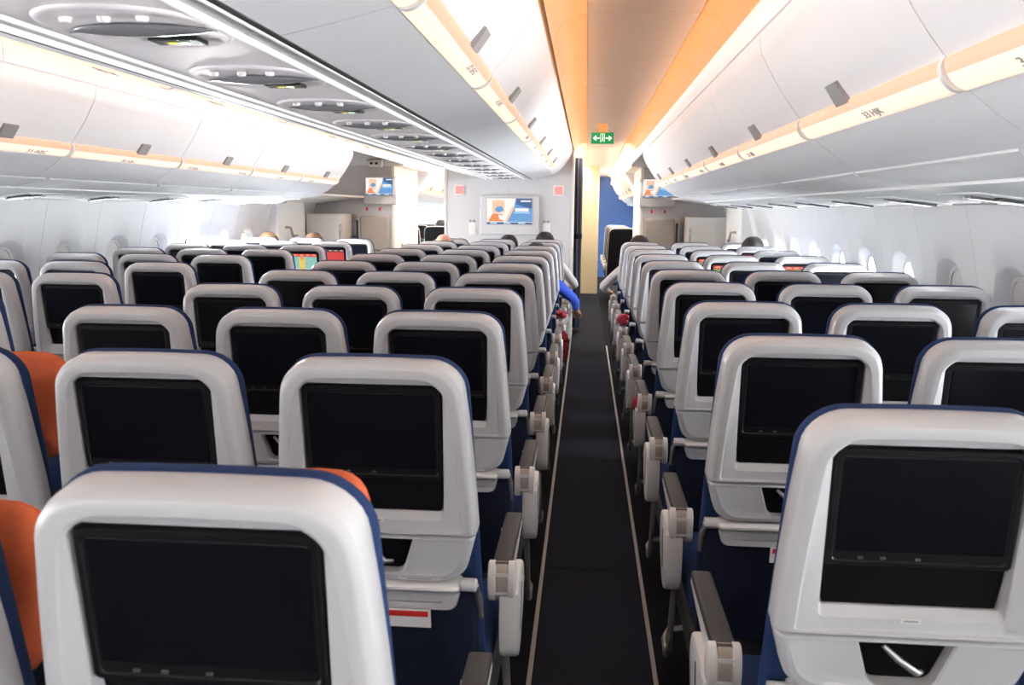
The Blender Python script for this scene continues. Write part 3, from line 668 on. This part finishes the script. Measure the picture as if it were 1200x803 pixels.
# wall behind it: galley block ahead of the partition
flatbox('wall_galley', -0.74, 0.74, YB + 0.56, 16.4, 0, Z(0.80), 'beige_wall', 'beige galley block beyond the large-screen wall', 'wall', 0.01)
flatbox('wall_galley_end', -0.74, 1.14, 16.4, 16.5, 0, Z(0.795), 'cream_wall', 'cream partition jutting into the aisle of the forward cabin', 'wall', 0.01)
for s in (-1, 1):
    j = flatbox('wall_jump_seat_%s' % ('right' if s > 0 else 'left'), s * 1.64, s * 2.9, YJ, YJ + 0.06, 0, Z(1.0), 'grey_wall', 'grey partition with folded jump seat %s' % side_txt[s], 'wall')
    a, b = sorted((X(s * 1.60), X(s * 1.64)))
    obj('side_panel', MB().box(a, b, YJ - 0.005, YJ + 1.6, 0, Z(0.62), 0.01).mesh('side', 40), 'panel_white', j)
    a, b = sorted((X(s * 1.594), X(s * 1.600)))
    dr = obj('lavatory_door', MB().box(a, b, YJ + 0.30, YJ + 1.35, 0.05, Z(0.42), 0.003).mesh('lavdoor', 40), 'panel_white', j)
    a, b = sorted((X(s * 1.575), X(s * 1.594)))
    obj('door_latch', MB().box(a, b, YJ + 0.36, YJ + 0.46, 1.02, 1.06, 0.006).mesh('latch', 40), 'metal', j)
    # header over the cross aisle
    h = flatbox('wall_header_%s' % ('right' if s > 0 else 'left'), s * 1.475, s * 2.75, YJ - 0.02, YJ + 1.9, Z(0.55), Z(0.80), 'panel_white', 'white header panel above the jump-seat wall %s' % side_txt[s], 'wall', 0.01)

def screen(name, x, y, z, w_, h_, label, bw, bh, dz):
    t = thing(name, label, 'screen', (x, y, z))
    obj('housing', MB().box(-bw / 2, bw / 2, -0.05, 0.0, -bh / 2 + dz, bh / 2 + dz, 0.015).mesh('housing', 40), 'grey_wall', t)
    obj('bezel', MB().box(-w_ / 2 - 0.012, w_ / 2 + 0.012, -0.056, -0.045, -h_ / 2 - 0.012, h_ / 2 + 0.012, 0.004).mesh('bezel', 40), 'beige_wall', t)
    def poly(pts, yy, mt):
        v = [(px * w_ / 2, yy, pz * h_ / 2) for px, pz in pts] + [(px * w_ / 2, yy + 0.001, pz * h_ / 2) for px, pz in pts]; n_ = len(pts)
        f = [tuple(range(n_)), tuple(range(n_, 2 * n_))] + [(i, (i + 1) % n_, n_ + (i + 1) % n_, n_ + i) for i in range(n_)]
        obj('picture', mk('picture', v, f, 0), mt, t)
    poly([(-1, -1), (1, -1), (1, 1), (-1, 1)], -0.0575, 'vid_white')
    poly([(-0.1, -0.8), (1, -0.8), (1, 1), (0.28, 1), (0.18, 0.2)], -0.0585, 'vid_blue')
    poly([(0.3, 0.55), (1, 0.2), (1, 1), (0.3, 1)], -0.0592, 'vid_navy')
    poly([(0.25, 0.0), (0.85, 0.0), (0.85, 0.25), (0.25, 0.25)], -0.060, 'vid_white')
    poly([(0.2, -0.14), (0.92, -0.14), (0.92, -0.06), (0.2, -0.06)], -0.060, 'vid_light')
    poly([(0.5, 0.74), (0.95, 0.74), (0.95, 0.86), (0.5, 0.86)], -0.060, 'vid_white')
    poly([(-0.76, -0.1), (-0.22, -0.1), (-0.22, 0.85), (-0.76, 0.85)], -0.0585, 'vid_peach')
    poly([(-0.95, -0.78), (-0.25, -0.78), (-0.30, -0.2), (-0.75, -0.15)], -0.0592, 'vid_orange')
    poly([(-0.2, -0.75), (-0.08, -0.75), (0.22, 0.3), (0.12, 0.4)], -0.0592, 'vid_peach')
    poly([(-0.65, 0.05), (-0.45, -0.1), (-0.25, 0.1), (-0.35, 0.4), (-0.58, 0.35)], -0.0598, 'vid_blue')
    poly([(-0.5, -0.25), (-0.2, -0.35), (-0.25, -0.7), (-0.45, -0.6)], -0.0598, 'vid_white')
    poly([(-1, -1), (1, -1), (1, -0.84), (-1, -0.84)], -0.0598, 'vid_navy')
    for k in (-0.85, -0.25, 0.4): poly([(k, -0.96), (k + 0.3, -0.96), (k + 0.3, -0.86), (k, -0.86)], -0.0604, 'vid_light')
    return t
screen('wall_screen', X(0.015), YB, Z(-0.02), 0.53, 0.30, 'large lit screen showing safety film on the middle grey partition', 0.70, 0.46, -0.045)
for s in (-1, 1):
    screen('wall_screen', X(s * 1.80 + 0.01), YJ, Z(0.285), 0.36, 0.225, 'smaller lit screen above the folded jump seat %s' % side_txt[s], 0.44, 0.36, -0.055)
# red illuminated signs and bassinet fittings on the middle partition
for s in (-1, 1):
    t = thing('red_wall_sign', 'small glowing red square sign on large-screen wall, %s the exit-sign aisle' % ('nearer' if s > 0 else 'farther from'), 'sign', (X(s * 0.585), YB, Z(0.225)))
    obj('frame', MB().box(-0.06, 0.06, -0.012, 0, -0.06, 0.06, 0.006).mesh('frame', 40), 'trim_white', t); obj('lamp', MB().box(-0.046, 0.046, -0.018, -0.008, -0.046, 0.046, 0.004).mesh('lamp', 40), 'red_sign', t)
    t = thing('bassinet_fitting', 'pale notice card and fitting below large screen, %s the exit-sign aisle' % ('nearer' if s > 0 else 'farther from'), 'fitting', (X(s * 0.44 + 0.01), YB, Z(-0.21)))
    obj('card', MB().box(-0.045, 0.045, -0.006, 0, -0.09, 0.055, 0.002).mesh('card', 0), 'paper', t)
    for xx in (-0.025, 0.02): obj('stud', MB().ball((xx, -0.008, 0.075), 0.013, 0.012, 0.013, 10, 6).mesh('stud', 60), 'print_grey', t)
# jump seats
for s in (-1, 1):
    t = thing('jump_seat', 'folded beige crew jump seat on the grey partition %s' % side_txt[s], 'jump seat', (X(s * 1.86), YJ, 0))
    obj('back_pad', MB().box(-0.19, 0.19, -0.09, -0.01, 0.98, 1.43, 0.025).mesh('pad', 40), 'jump_fabric', t)
    obj('seat_pad', MB().box(-0.19, 0.19, -0.14, -0.02, 0.45, 0.965, 0.03).mesh('pad', 40), 'jump_fabric', t)
    obj('frame', MB().box(-0.215 if s < 0 else 0.19, -0.19 if s < 0 else 0.24, -0.12, 0.0, 0.40, 1.42, 0.01).mesh('frame', 40), 'beige_wall', t)
    obj('harness', MB().box(-0.03 + (0.22 if s > 0 else -0.20), 0.0 + (0.22 if s > 0 else -0.20), -0.135, -0.12, 0.6, 1.38, 0.004).mesh('harness', 0), 'seam_dark', t)
    for xx in (-0.11, 0.06):
        r = obj('shoulder_reel', MB().box(xx - 0.012, xx + 0.012, -0.02, 0, 1.50, 1.545, 0.004).mesh('reel', 0), 'red_plastic', t)
    # white stowage cabinet with grab handle beside the exit door
    t = thing('stowage_cabinet', 'white cabinet with grey grab handle beside the jump seat %s' % side_txt[s], 'cabinet', (X(s * 2.40), 11.1, 0))
    obj('body', MB().box(-0.24, 0.24, 0.0, 0.42, 0.0, 1.46, 0.012).mesh('body', 40), 'trim_white', t)
    obj('door', MB().box(-0.225, 0.10 if s > 0 else 0.225, -0.012, 0.002, 0.08, 1.44, 0.004).mesh('door', 40), 'trim_white', t)
    hx = -s * 0.215
    obj('handle', MB().tube([(hx, -0.01, 1.32), (hx, -0.07, 1.30), (hx, -0.08, 1.22), (hx, -0.07, 1.14), (hx, -0.01, 1.12)], 0.014, 8).mesh('handle', 60), 'beige_wall', t)
    # exit door in the sidewall
    n_ = 1 if s < 0 else 2
    e = bpy.data.objects.new('door_%d' % n_, None); C.objects.link(e); struct(e, 'white emergency exit door with padded bustle in the sidewall %s' % side_txt[s], 'door')
    a, b = sorted((X(s * 2.60), X(s * 2.78)))
    obj('door_leaf', MB().box(a, b, 9.95, 10.95, 0.0, 1.93, 0.03).mesh('leaf', 40), 'panel_white', e)
    a, b = sorted((X(s * 2.48), X(s * 2.62)))
    obj('slide_bustle', MB().box(a, b, 10.0, 10.9, 0.05, 0.85, 0.05).mesh('bustle', 40), 'panel_white', e)
    obj('door_handle', MB().tube([(X(s * 2.60), 10.2, 1.30), (X(s * 2.54), 10.2, 1.30), (X(s * 2.53), 10.25, 1.20), (X(s * 2.56), 10.5, 1.20)], 0.015, 8).mesh('handle', 60), 'metal', e)
# brochure rack on the partition away from the exit-sign aisle
t = thing('brochure_rack', 'small white rack holding orange and white leaflets beside the jump seat', 'rack', (X(-2.20), YJ, 1.24))
obj('tray', MB().box(-0.10, 0.10, -0.07, 0, -0.06, 0.02, 0.005).mesh('tray', 0), 'trim_white', t)
for k, mt in enumerate(('orange_cloth', 'paper', 'paper')): obj('leaflet', MB().box(-0.03 + 0.045 * k, 0.008 + 0.045 * k, -0.045, -0.03, 0.0, 0.10).mesh('leaflet', 0), mt, t)
# emergency light box
t = thing('emergency_light', 'white emergency light box with two dark lamps above jump seat screen', 'light', (X(-1.84), YJ - 0.02, Z(0.58)))
obj('housing', MB().box(-0.10, 0.10, -0.10, 0, -0.05, 0.05, 0.02).mesh('housing', 40), 'trim_white', t)
for xx in (-0.04, 0.03): obj('lamp', MB().ball((xx, -0.10, 0), 0.018, 0.012, 0.018, 12, 7).mesh('lamp', 60), 'seam_dark', t)
for k, xx in enumerate((-2.0, -1.9)):
    t = thing('downlight', 'round white downlight over the cross aisle by exit door', 'light', (X(xx), 10.9, Z(0.69)), 'pair of downlights over the cross aisle')
    obj('ring', MB().loft([[(r * math.cos(a), r * math.sin(a), z) for a in [2 * math.pi * j / 16 for j in range(16)]] for r, z in ((0.03, 0.02), (0.03, 0.0), (0.022, -0.002))]).mesh('ring', 40), 'trim_white', t)
    obj('lamp', MB().ball((0, 0, -0.002), 0.02, 0.02, 0.008, 12, 7).mesh('lamp', 60), 'vid_white', t)
# cross-aisle ceiling on both sides
for s in (-1, 1):
    flatbox('ceiling_cross_aisle_%s' % ('right' if s > 0 else 'left'), s * 1.478, s * 2.75, 9.02, YJ - 0.03, Z(0.70), Z(0.72), 'panel_white', 'white ceiling over the exit door area %s' % side_txt[s], 'ceiling')
# exit sign
t = thing('exit_sign', 'green exit sign with white arrows and doorway hanging from aisle ceiling', 'sign', (0.135, 8.5, Z(0.67)))
obj('panel', MB().box(-0.105, 0.105, -0.012, 0.012, -0.052, 0.052, 0.004).mesh('panel', 40), 'exit_green', t)
obj('bracket', MB().box(-0.05, 0.05, -0.01, 0.01, 0.05, 0.135).mesh('bracket', 0), 'cove_painted_glow', t)
def flat_xz(pts, y0, y1):
    return MB().loft([[(x, y, z) for x, z in pts] for y in (y0, y1)])
for s in (-1, 1):
    ar = flat_xz([(s * 0.028, -0.006), (s * 0.065, -0.006), (s * 0.055, -0.022), (s * 0.066, -0.022), (s * 0.088, 0.0), (s * 0.066, 0.022), (s * 0.055, 0.022), (s * 0.065, 0.006), (s * 0.028, 0.006)], -0.0145, -0.0115)
    obj('arrow', ar.mesh('arrow', 0), 'sign_white', t)
dr = MB(); dr.add(*(lambda q: (q.v, q.f))(flat_xz([(-0.020, -0.038), (-0.016, -0.038), (-0.016, 0.036), (0.016, 0.036), (0.016, -0.038), (0.020, -0.038), (0.020, 0.040), (-0.020, 0.040)], -0.0145, -0.0115)))
obj('doorway', dr.mesh('doorway', 0), 'sign_white', t)
fg = MB(); fg.ball((0.002, -0.013, 0.022), 0.006, 0.003, 0.006, 8, 6)
for a in ([(0.0, 0.014), (0.006, 0.012), (0.002, -0.010), (-0.006, -0.008)], [(-0.004, -0.008), (0.002, -0.008), (-0.008, -0.034), (-0.013, -0.034)], [(0.0, -0.008), (0.004, -0.010), (0.013, -0.028), (0.008, -0.031)], [(0.004, 0.012), (0.014, 0.0), (0.011, -0.003), (0.002, 0.006)]):
    q = flat_xz(a, -0.0145, -0.0115); fg.add(q.v, q.f)
obj('running_figure', fg.mesh('figure', 0), 'sign_white', t)
# curtain gathered at the end of the middle partition
t = thing('curtain', 'dark blue-grey curtain gathered at the aisle end of galley wall', 'curtain', (X(0.80), YB + 0.72, 0))
cv = []
for z in (0.06, 0.6, 1.2, 1.7, 2.17):
    cv.append([((0.05 + 0.012 * math.sin(9 * a + z)) * math.cos(a) * (1.0 if z > 0.3 else 1.1), (0.11 + 0.02 * math.sin(7 * a)) * math.sin(a), z) for a in [2 * math.pi * k / 40 for k in range(40)]])
obj('cloth', MB().loft(cv).mesh('cloth', 60), 'curtain_blue', t); obj('tie_band', MB().loft([[(0.066 * math.cos(a), 0.135 * math.sin(a), z) for a in [2 * math.pi * k / 24 for k in range(24)]] for z in (1.18, 1.24)]).mesh('band', 60), 'dark_fabric', t)
# forward cabin seats, dark backs
for s, cols in ((1, 'HI'), (-1, 'CB')):
    for ci, col in enumerate(cols):
        for k in range(4):
            e = thing('airline_seat', 'black-backed seat in the forward cabin %s, %s, %s row past jump-seat wall' % (side_txt[s], 'aisle' if ci == 0 else 'inner', ORD[k]), 'seat', (COLS[col] + s * 0.02, 14.0 + 0.9 * k, 0.03), 'forward cabin seats')
            put('back_shell', 'back_cushion', 'trim_white', e) if False else None
            bcm = SM.setdefault('black_back', MB().loft([ring(bc(0.0), 0.03), ring(bc(0.012), 0.012), ring(bc(0.03), 0.006)], True, True).mesh('black_back', 60))
            obj('back_panel', bcm, 'niche_black', e)
            wb = SM.setdefault('white_rim', MB().loft([ring(bc(0.004), 0.031), ring(bc(-0.006), 0.04), ring(bc(-0.006), 0.07), ring(bc(0.004), 0.08)], True, True).mesh('white_rim', 60))
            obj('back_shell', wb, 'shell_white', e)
            cu = SM.setdefault('front_cushion', MB().loft([ring(bc(0.01), 0.081), ring(bc(0.0), 0.12), ring(bc(0.03), 0.16)], True, True).mesh('front_cushion', 60))
            obj('back_cushion', cu, 'dark_fabric', e)
            obj('seat_cushion', SM['seat_cushion'], None, e, (0, 0, -0.03)); obj('leg', SM['leg'], None, e, (0, 0.3, -0.03))
            armrest(e, -s if ci == 0 else s, False, False)

# ------------------------------------------------------------------ passengers
def skin_mesh(chains, sub=1):
    """chains: list of lists of (pos, radius); chains that start at an existing point join there"""
    verts, rad, edges, idx = [], [], [], {}
    for ch in chains:
        prev = None
        for p, r in ch:
            key = tuple(round(c, 4) for c in p)
            if key not in idx: idx[key] = len(verts); verts.append(p); rad.append(r)
            i = idx[key]
            if prev is not None and prev != i: edges.append((prev, i))
            prev = i
    me = bpy.data.meshes.new('body'); me.from_pydata(verts, edges, [])
    o = bpy.data.objects.new('tmp', me); C.objects.link(o)
    mod = o.modifiers.new('skin', 'SKIN'); mod.use_smooth_shade = True
    for i, sv in enumerate(me.skin_vertices[0].data):
        rr = rad[i]; sv.radius = (rr, rr) if not isinstance(rr, tuple) else rr; sv.use_root = (i == 0)
    ss = o.modifiers.new('sub', 'SUBSURF'); ss.levels = sub; ss.render_levels = sub
    dg = bpy.context.evaluated_depsgraph_get(); out = bpy.data.meshes.new_from_object(o.evaluated_get(dg))
    bpy.data.objects.remove(o)
    out.polygons.foreach_set('use_smooth', [True] * len(out.polygons))
    return out
def person(x, y, label, hair, shirt, skin='skin', head=(0.0, 0.0, 0.0), aisle_arm=0, bald=False, zoff=0.0, elbow=(0.33, 0.30, 0.72), hand=(0.30, 0.52, 0.70)):
    """seated passenger; origin on the floor under the seat-back top, facing +y"""
    t = thing('person', label, 'person', (x, y, 0))
    hz = 1.165 + zoff; hx, hy = head[0], 0.235 + head[1]
    P0 = (0, 0.30, 0.57); neck = (hx * 0.5, 0.235, 1.03 + zoff)
    ch = [[(P0, 0.15), ((0, 0.26, 0.74), 0.145), ((hx * .2, 0.235, 0.92 + zoff * .8), 0.15), (neck, 0.062), ((hx, hy + 0.01, hz - 0.06), 0.066), ((hx, hy + 0.01, hz + 0.01), 0.088), ((hx, hy, hz + 0.06), 0.078), ((hx, hy - 0.005, hz + 0.105), 0.04)]]
    hands = []
    for s in (-1, 1):
        sh = (s * 0.165, 0.24, 0.945 + zoff * .8)
        if aisle_arm == s: el = (s * elbow[0], elbow[1], elbow[2]); ha = (s * hand[0], hand[1], hand[2])
        else: el = (s * 0.20, 0.30, 0.70); ha = (s * 0.10, 0.50, 0.64)
        mid = tuple((a + b) / 2 for a, b in zip(sh, el)); fm = tuple((a + b) / 2 for a, b in zip(el, ha))
        ch.append([((hx * .2, 0.235, 0.92 + zoff * .8), 0.15), (sh, 0.068), (mid, 0.056), (el, 0.047), (fm, 0.042), (ha, 0.028)])
        d = (Vector(ha) - Vector(el)).normalized(); lat = Vector((0, 0, 1)).cross(d).normalized()
        palm = Vector(ha) + d * 0.06; ch[-1].append((tuple(palm), (0.038, 0.018)))
        for k in range(4):
            f0 = palm + lat * (0.030 - 0.020 * k) + d * 0.02; L = (0.062, 0.075, 0.070, 0.055)[k]
            ch.append([(tuple(palm), (0.038, 0.018)), (tuple(f0), 0.009), (tuple(f0 + d * L * 0.55 - Vector((0, 0, 0.006))), 0.009), (tuple(f0 + d * L - Vector((0, 0, 0.022))), 0.008)])
        th = Vector(ha) + d * 0.02 + lat * 0.03
        hands.append(Vector(ha) + d * 0.07)
        ch.append([(tuple(Vector(ha)), 0.028), (tuple(th), 0.011), (tuple(th + d * 0.045 + lat * 0.012 - Vector((0, 0, 0.01))), 0.009)])
        hip = (s * 0.10, 0.33, 0.555)
        ch.append([(P0, 0.15), (hip, 0.095), ((s * 0.12, 0.52, 0.56), 0.078), ((s * 0.13, 0.72, 0.55), 0.062), ((s * 0.13, 0.73, 0.33), 0.055), ((s * 0.13, 0.72, 0.10), 0.038), ((s * 0.13, 0.80, 0.05), 0.036), ((s * 0.13, 0.90, 0.04), 0.026)])
    me = skin_mesh(ch)
    for mname in (skin, shirt, 'trousers'): me.materials.append(MATS[mname])
    for p in me.polygons:
        c = p.center
        arm = abs(c.x) > 0.16 or c.z > 0.6 and c.y > 0.42
        if c.z > 1.03 + zoff: p.material_index = 0
        elif c.z < 0.60 and c.y > 0.26 and abs(c.x) < 0.25 and not (aisle_arm and abs(c.x) > 0.22): p.material_index = 2
        else: p.material_index = 1
        if any((c - h_).length < 0.115 for h_ in hands): p.material_index = 0
    obj('body', me, None, t)
    face = MB(); face.ball((hx, hy + 0.105, hz + 0.0), 0.014, 0.024, 0.022, 8, 6)
    for s in (-1, 1): face.ball((hx + s * 0.088, hy + 0.0, hz + 0.0), 0.012, 0.026, 0.034, 10, 7)
    obj('nose_and_ears', face.mesh('face', 60), skin, t)
    ey = MB()
    for s in (-1, 1): ey.ball((hx + s * 0.034, hy + 0.088, hz + 0.025), 0.014, 0.010, 0.009, 8, 6)
    obj('eyes', ey.mesh('eyes', 60), 'hair_black', t); obj('mouth', MB().ball((hx, hy + 0.092, hz - 0.05), 0.024, 0.008, 0.006, 8, 6).mesh('mouth', 60), 'red_cloth', t)
    hr = MB(); rings = []
    n_ = 20
    for i in range(1, 10):
        ph = math.pi * i / 10.0
        r_ = []
        for k in range(n_):
            a = 2 * math.pi * k / n_; cx, cyy = math.cos(a), math.sin(a)
            zc = math.cos(ph)
            if bald: zc = min(zc, 0.05)
            if cyy > 0: zc = max(zc, 0.30 * cyy) if not bald else min(max(zc, -0.1), 0.05)
            zc = max(zc, -0.62)
            rr = math.sqrt(max(0.02, 1 - zc * zc)) * (1.04 if not bald else 1.03)
            r_.append((hx + 0.100 * rr * cx, hy + 0.005 + 0.113 * rr * cyy - 0.004, hz + 0.035 + 0.112 * zc + 0.004 * math.sin(5 * a + 3 * ph)))
        rings.append(r_)
    hr.loft(rings, not bald, False)
    obj('hair', hr.mesh('hair', 70), hair, t)
    return t
person(COLS['D'] + 0.02, row_y('D', 9), 'bald passenger with fringe of pale hair seated in the middle block', 'hair_grey', 'shirt_dark', bald=True, zoff=0.02)
person(COLS['F'], row_y('F', 10), 'black-haired passenger in white sleeve in front row beside exit-sign aisle', 'hair_black', 'shirt_white', 'skin_dark', aisle_arm=1, zoff=-0.005, elbow=(0.33, 0.28, 0.74))
person(COLS['E'], row_y('E', 10), 'dark-haired passenger leaning towards neighbour in front row of middle block', 'hair_black', 'shirt_dark', zoff=-0.04, head=(0.10, 0, 0))
person(COLS['H'], row_y('H', 9), 'dark-haired passenger in white sleeve reaching into the exit-sign aisle', 'hair_black', 'shirt_white', aisle_arm=-1, zoff=-0.02, elbow=(0.36, 0.24, 0.76), hand=(0.30, 0.44, 0.70))
person(COLS['F'], row_y('F', 8), 'passenger in bright blue sleeve with arm hanging into the aisle', 'hair_black', 'shirt_blue', aisle_arm=1, zoff=-0.06, elbow=(0.34, 0.36, 0.74), hand=(0.36, 0.58, 0.62))
person(COLS['K'], row_y('K', 8), 'dark-haired passenger at an open window near the exit-sign aisle side', 'hair_black', 'shirt_dark', zoff=0.0)
person(COLS['A'], row_y('A', 9), 'brown-haired passenger at window away from the exit sign', 'hair_brown', 'shirt_dark', zoff=-0.03)
person(COLS['B'], row_y('B', 9), 'dark brown-haired passenger beside another near the sunlit sidewall', 'hair_brown', 'shirt_dark', zoff=-0.03)
person(COLS['B'], 14.05, 'dark-haired passenger in forward cabin, inner seat', 'hair_black', 'shirt_dark', zoff=0.07)
person(COLS['C'], 14.05, 'dark-haired passenger in forward cabin, aisle seat', 'hair_black', 'shirt_dark', zoff=0.06)

# ------------------------------------------------------------------ loose things
def pillow(name, label, cat_, loc, rot, hx, hy, hz, material):
    m_ = MB(); n_ = 28; rings = []
    for i in range(1, 10):
        ph = math.pi * i / 10; rr = math.sin(ph) ** 0.5; zz = math.cos(ph)
        rings.append([(hx * rr * math.copysign(abs(math.cos(a)) ** 0.6, math.cos(a)), hy * rr * math.copysign(abs(math.sin(a)) ** 0.6, math.sin(a)), hz * zz * (1 - 0.5 * max(abs(math.cos(a)), abs(math.sin(a))) ** 4)) for a in [2 * math.pi * k / n_ for k in range(n_)]])
    m_.loft(rings)
    t = thing(name, label, cat_, loc); t.rotation_euler = rot
    obj('cushion', m_.mesh('pillow', 70), material, t)
    obj('seam', MB().loft([[(hx * 1.01 * math.copysign(abs(math.cos(a)) ** 0.6, math.cos(a)) * q, hy * 1.01 * math.copysign(abs(math.sin(a)) ** 0.6, math.sin(a)) * q, z) for a in [2 * math.pi * k / n_ for k in range(n_)]] for q, z in ((0.98, -0.004), (1.0, 0.0), (0.98, 0.004))]).mesh('seam', 60), material, t)
    return t
pillow('pillow', 'orange pillow propped on aisle seat of middle block, last row before camera', 'pillow', (COLS['F'] + 0.075, row_y('F', 0) + 0.17, 1.075), (math.radians(82), 0, 0), 0.075, 0.10, 0.04, 'orange_cloth')
bpy.data.objects[-1] if False else None
pillow('pillow', 'orange pillow poking out beside a centre seat of the middle block', 'pillow', (COLS['E'] + 0.055, row_y('E', 0) + 0.20, 0.97), (math.radians(80), 0, 0), 0.10, 0.13, 0.05, 'orange_cloth')
pillow('pillow', 'orange pillow poking out beside middle-block seat away from exit sign', 'pillow', (COLS['D'] + 0.065, row_y('D', 1) + 0.20, 1.05), (math.radians(80), 0, 0), 0.115, 0.13, 0.05, 'orange_cloth')
def crumple(name, label, cat_, loc, rx, ry, rz, material, seed):
    rnd = random.Random(seed); ph_ = [rnd.uniform(0, 6) for _ in range(6)]
    m_ = MB(); rings = []; n_ = 22
    for i in range(1, 12):
        ph = math.pi * i / 12; r_ = []
        for k in range(n_):
            a = 2 * math.pi * k / n_; q = 1 + 0.16 * math.sin(3 * a + ph_[0] + 2 * ph) + 0.10 * math.sin(5 * a - 4 * ph + ph_[1])
            r_.append((rx * math.sin(ph) * math.cos(a) * q, ry * math.sin(ph) * math.sin(a) * q, rz * math.cos(ph)))
        rings.append(r_)
    m_.loft(rings); t = thing(name, label, cat_, loc)
    obj('bundle', m_.mesh('bundle', 70), material, t)
    obj('fold', MB().tube([(rx * 0.4, -ry, rz * 0.6), (rx * 0.9, -ry * 0.3, 0), (rx * 0.6, ry * 0.5, -rz * 0.7)], 0.012, 8).mesh('fold', 60), material, t)
    return t
crumple('blanket', 'red blanket bundle hanging off the armrest below the blue sleeve', 'blanket', (COLS['F'] + 0.27, row_y('F', 7) + 0.12, 0.47), 0.045, 0.10, 0.13, 'red_cloth', 1)
crumple('blanket', 'folded red blanket on the armrest below the blue sleeve', 'blanket', (COLS['F'] + 0.22, row_y('F', 7) + 0.5, 0.68), 0.07, 0.12, 0.035, 'red_cloth', 2)
crumple('pouch', 'dark red pouch on armrest by exit-sign aisle, near white-sleeved passenger', 'pouch', (COLS['H'] - 0.235, row_y('H', 6) + 0.45, 0.70), 0.05, 0.08, 0.045, 'red_cloth', 3)
crumple('pouch', 'small bright red pouch tucked beside an armrest on exit-sign aisle', 'pouch', (COLS['H'] - 0.262, row_y('H', 3) + 0.36, 0.60), 0.035, 0.05, 0.045, 'red_cloth', 4)
# safety cards in the pockets of the nearest seats
for col, k, dx in (('F', 1, 0.02), ('H', 1, 0.05), ('E', 2, 0.0)):
    t = thing('safety_card', 'white and red safety card in pocket of %s' % {'F': 'middle-block aisle seat, exit-sign side', 'H': 'side-block aisle seat by exit-sign aisle', 'E': 'centre seat of the middle block'}[col], 'card', (COLS[col] + dx, row_y(col, k), 0))
    obj('card', MB().loft([[B(a, b, c) for a, b in ((-0.09, 0.585), (0.09, 0.585), (0.09, 0.63), (-0.09, 0.63))] for c in (-0.002, 0.001)]).mesh('card', 0), 'paper', t)
    obj('stripe', MB().loft([[B(a, b, c) for a, b in ((-0.085, 0.588), (0.085, 0.588), (0.085, 0.602), (-0.085, 0.602))] for c in (-0.003, -0.002)]).mesh('stripe', 0), 'red_plastic', t)
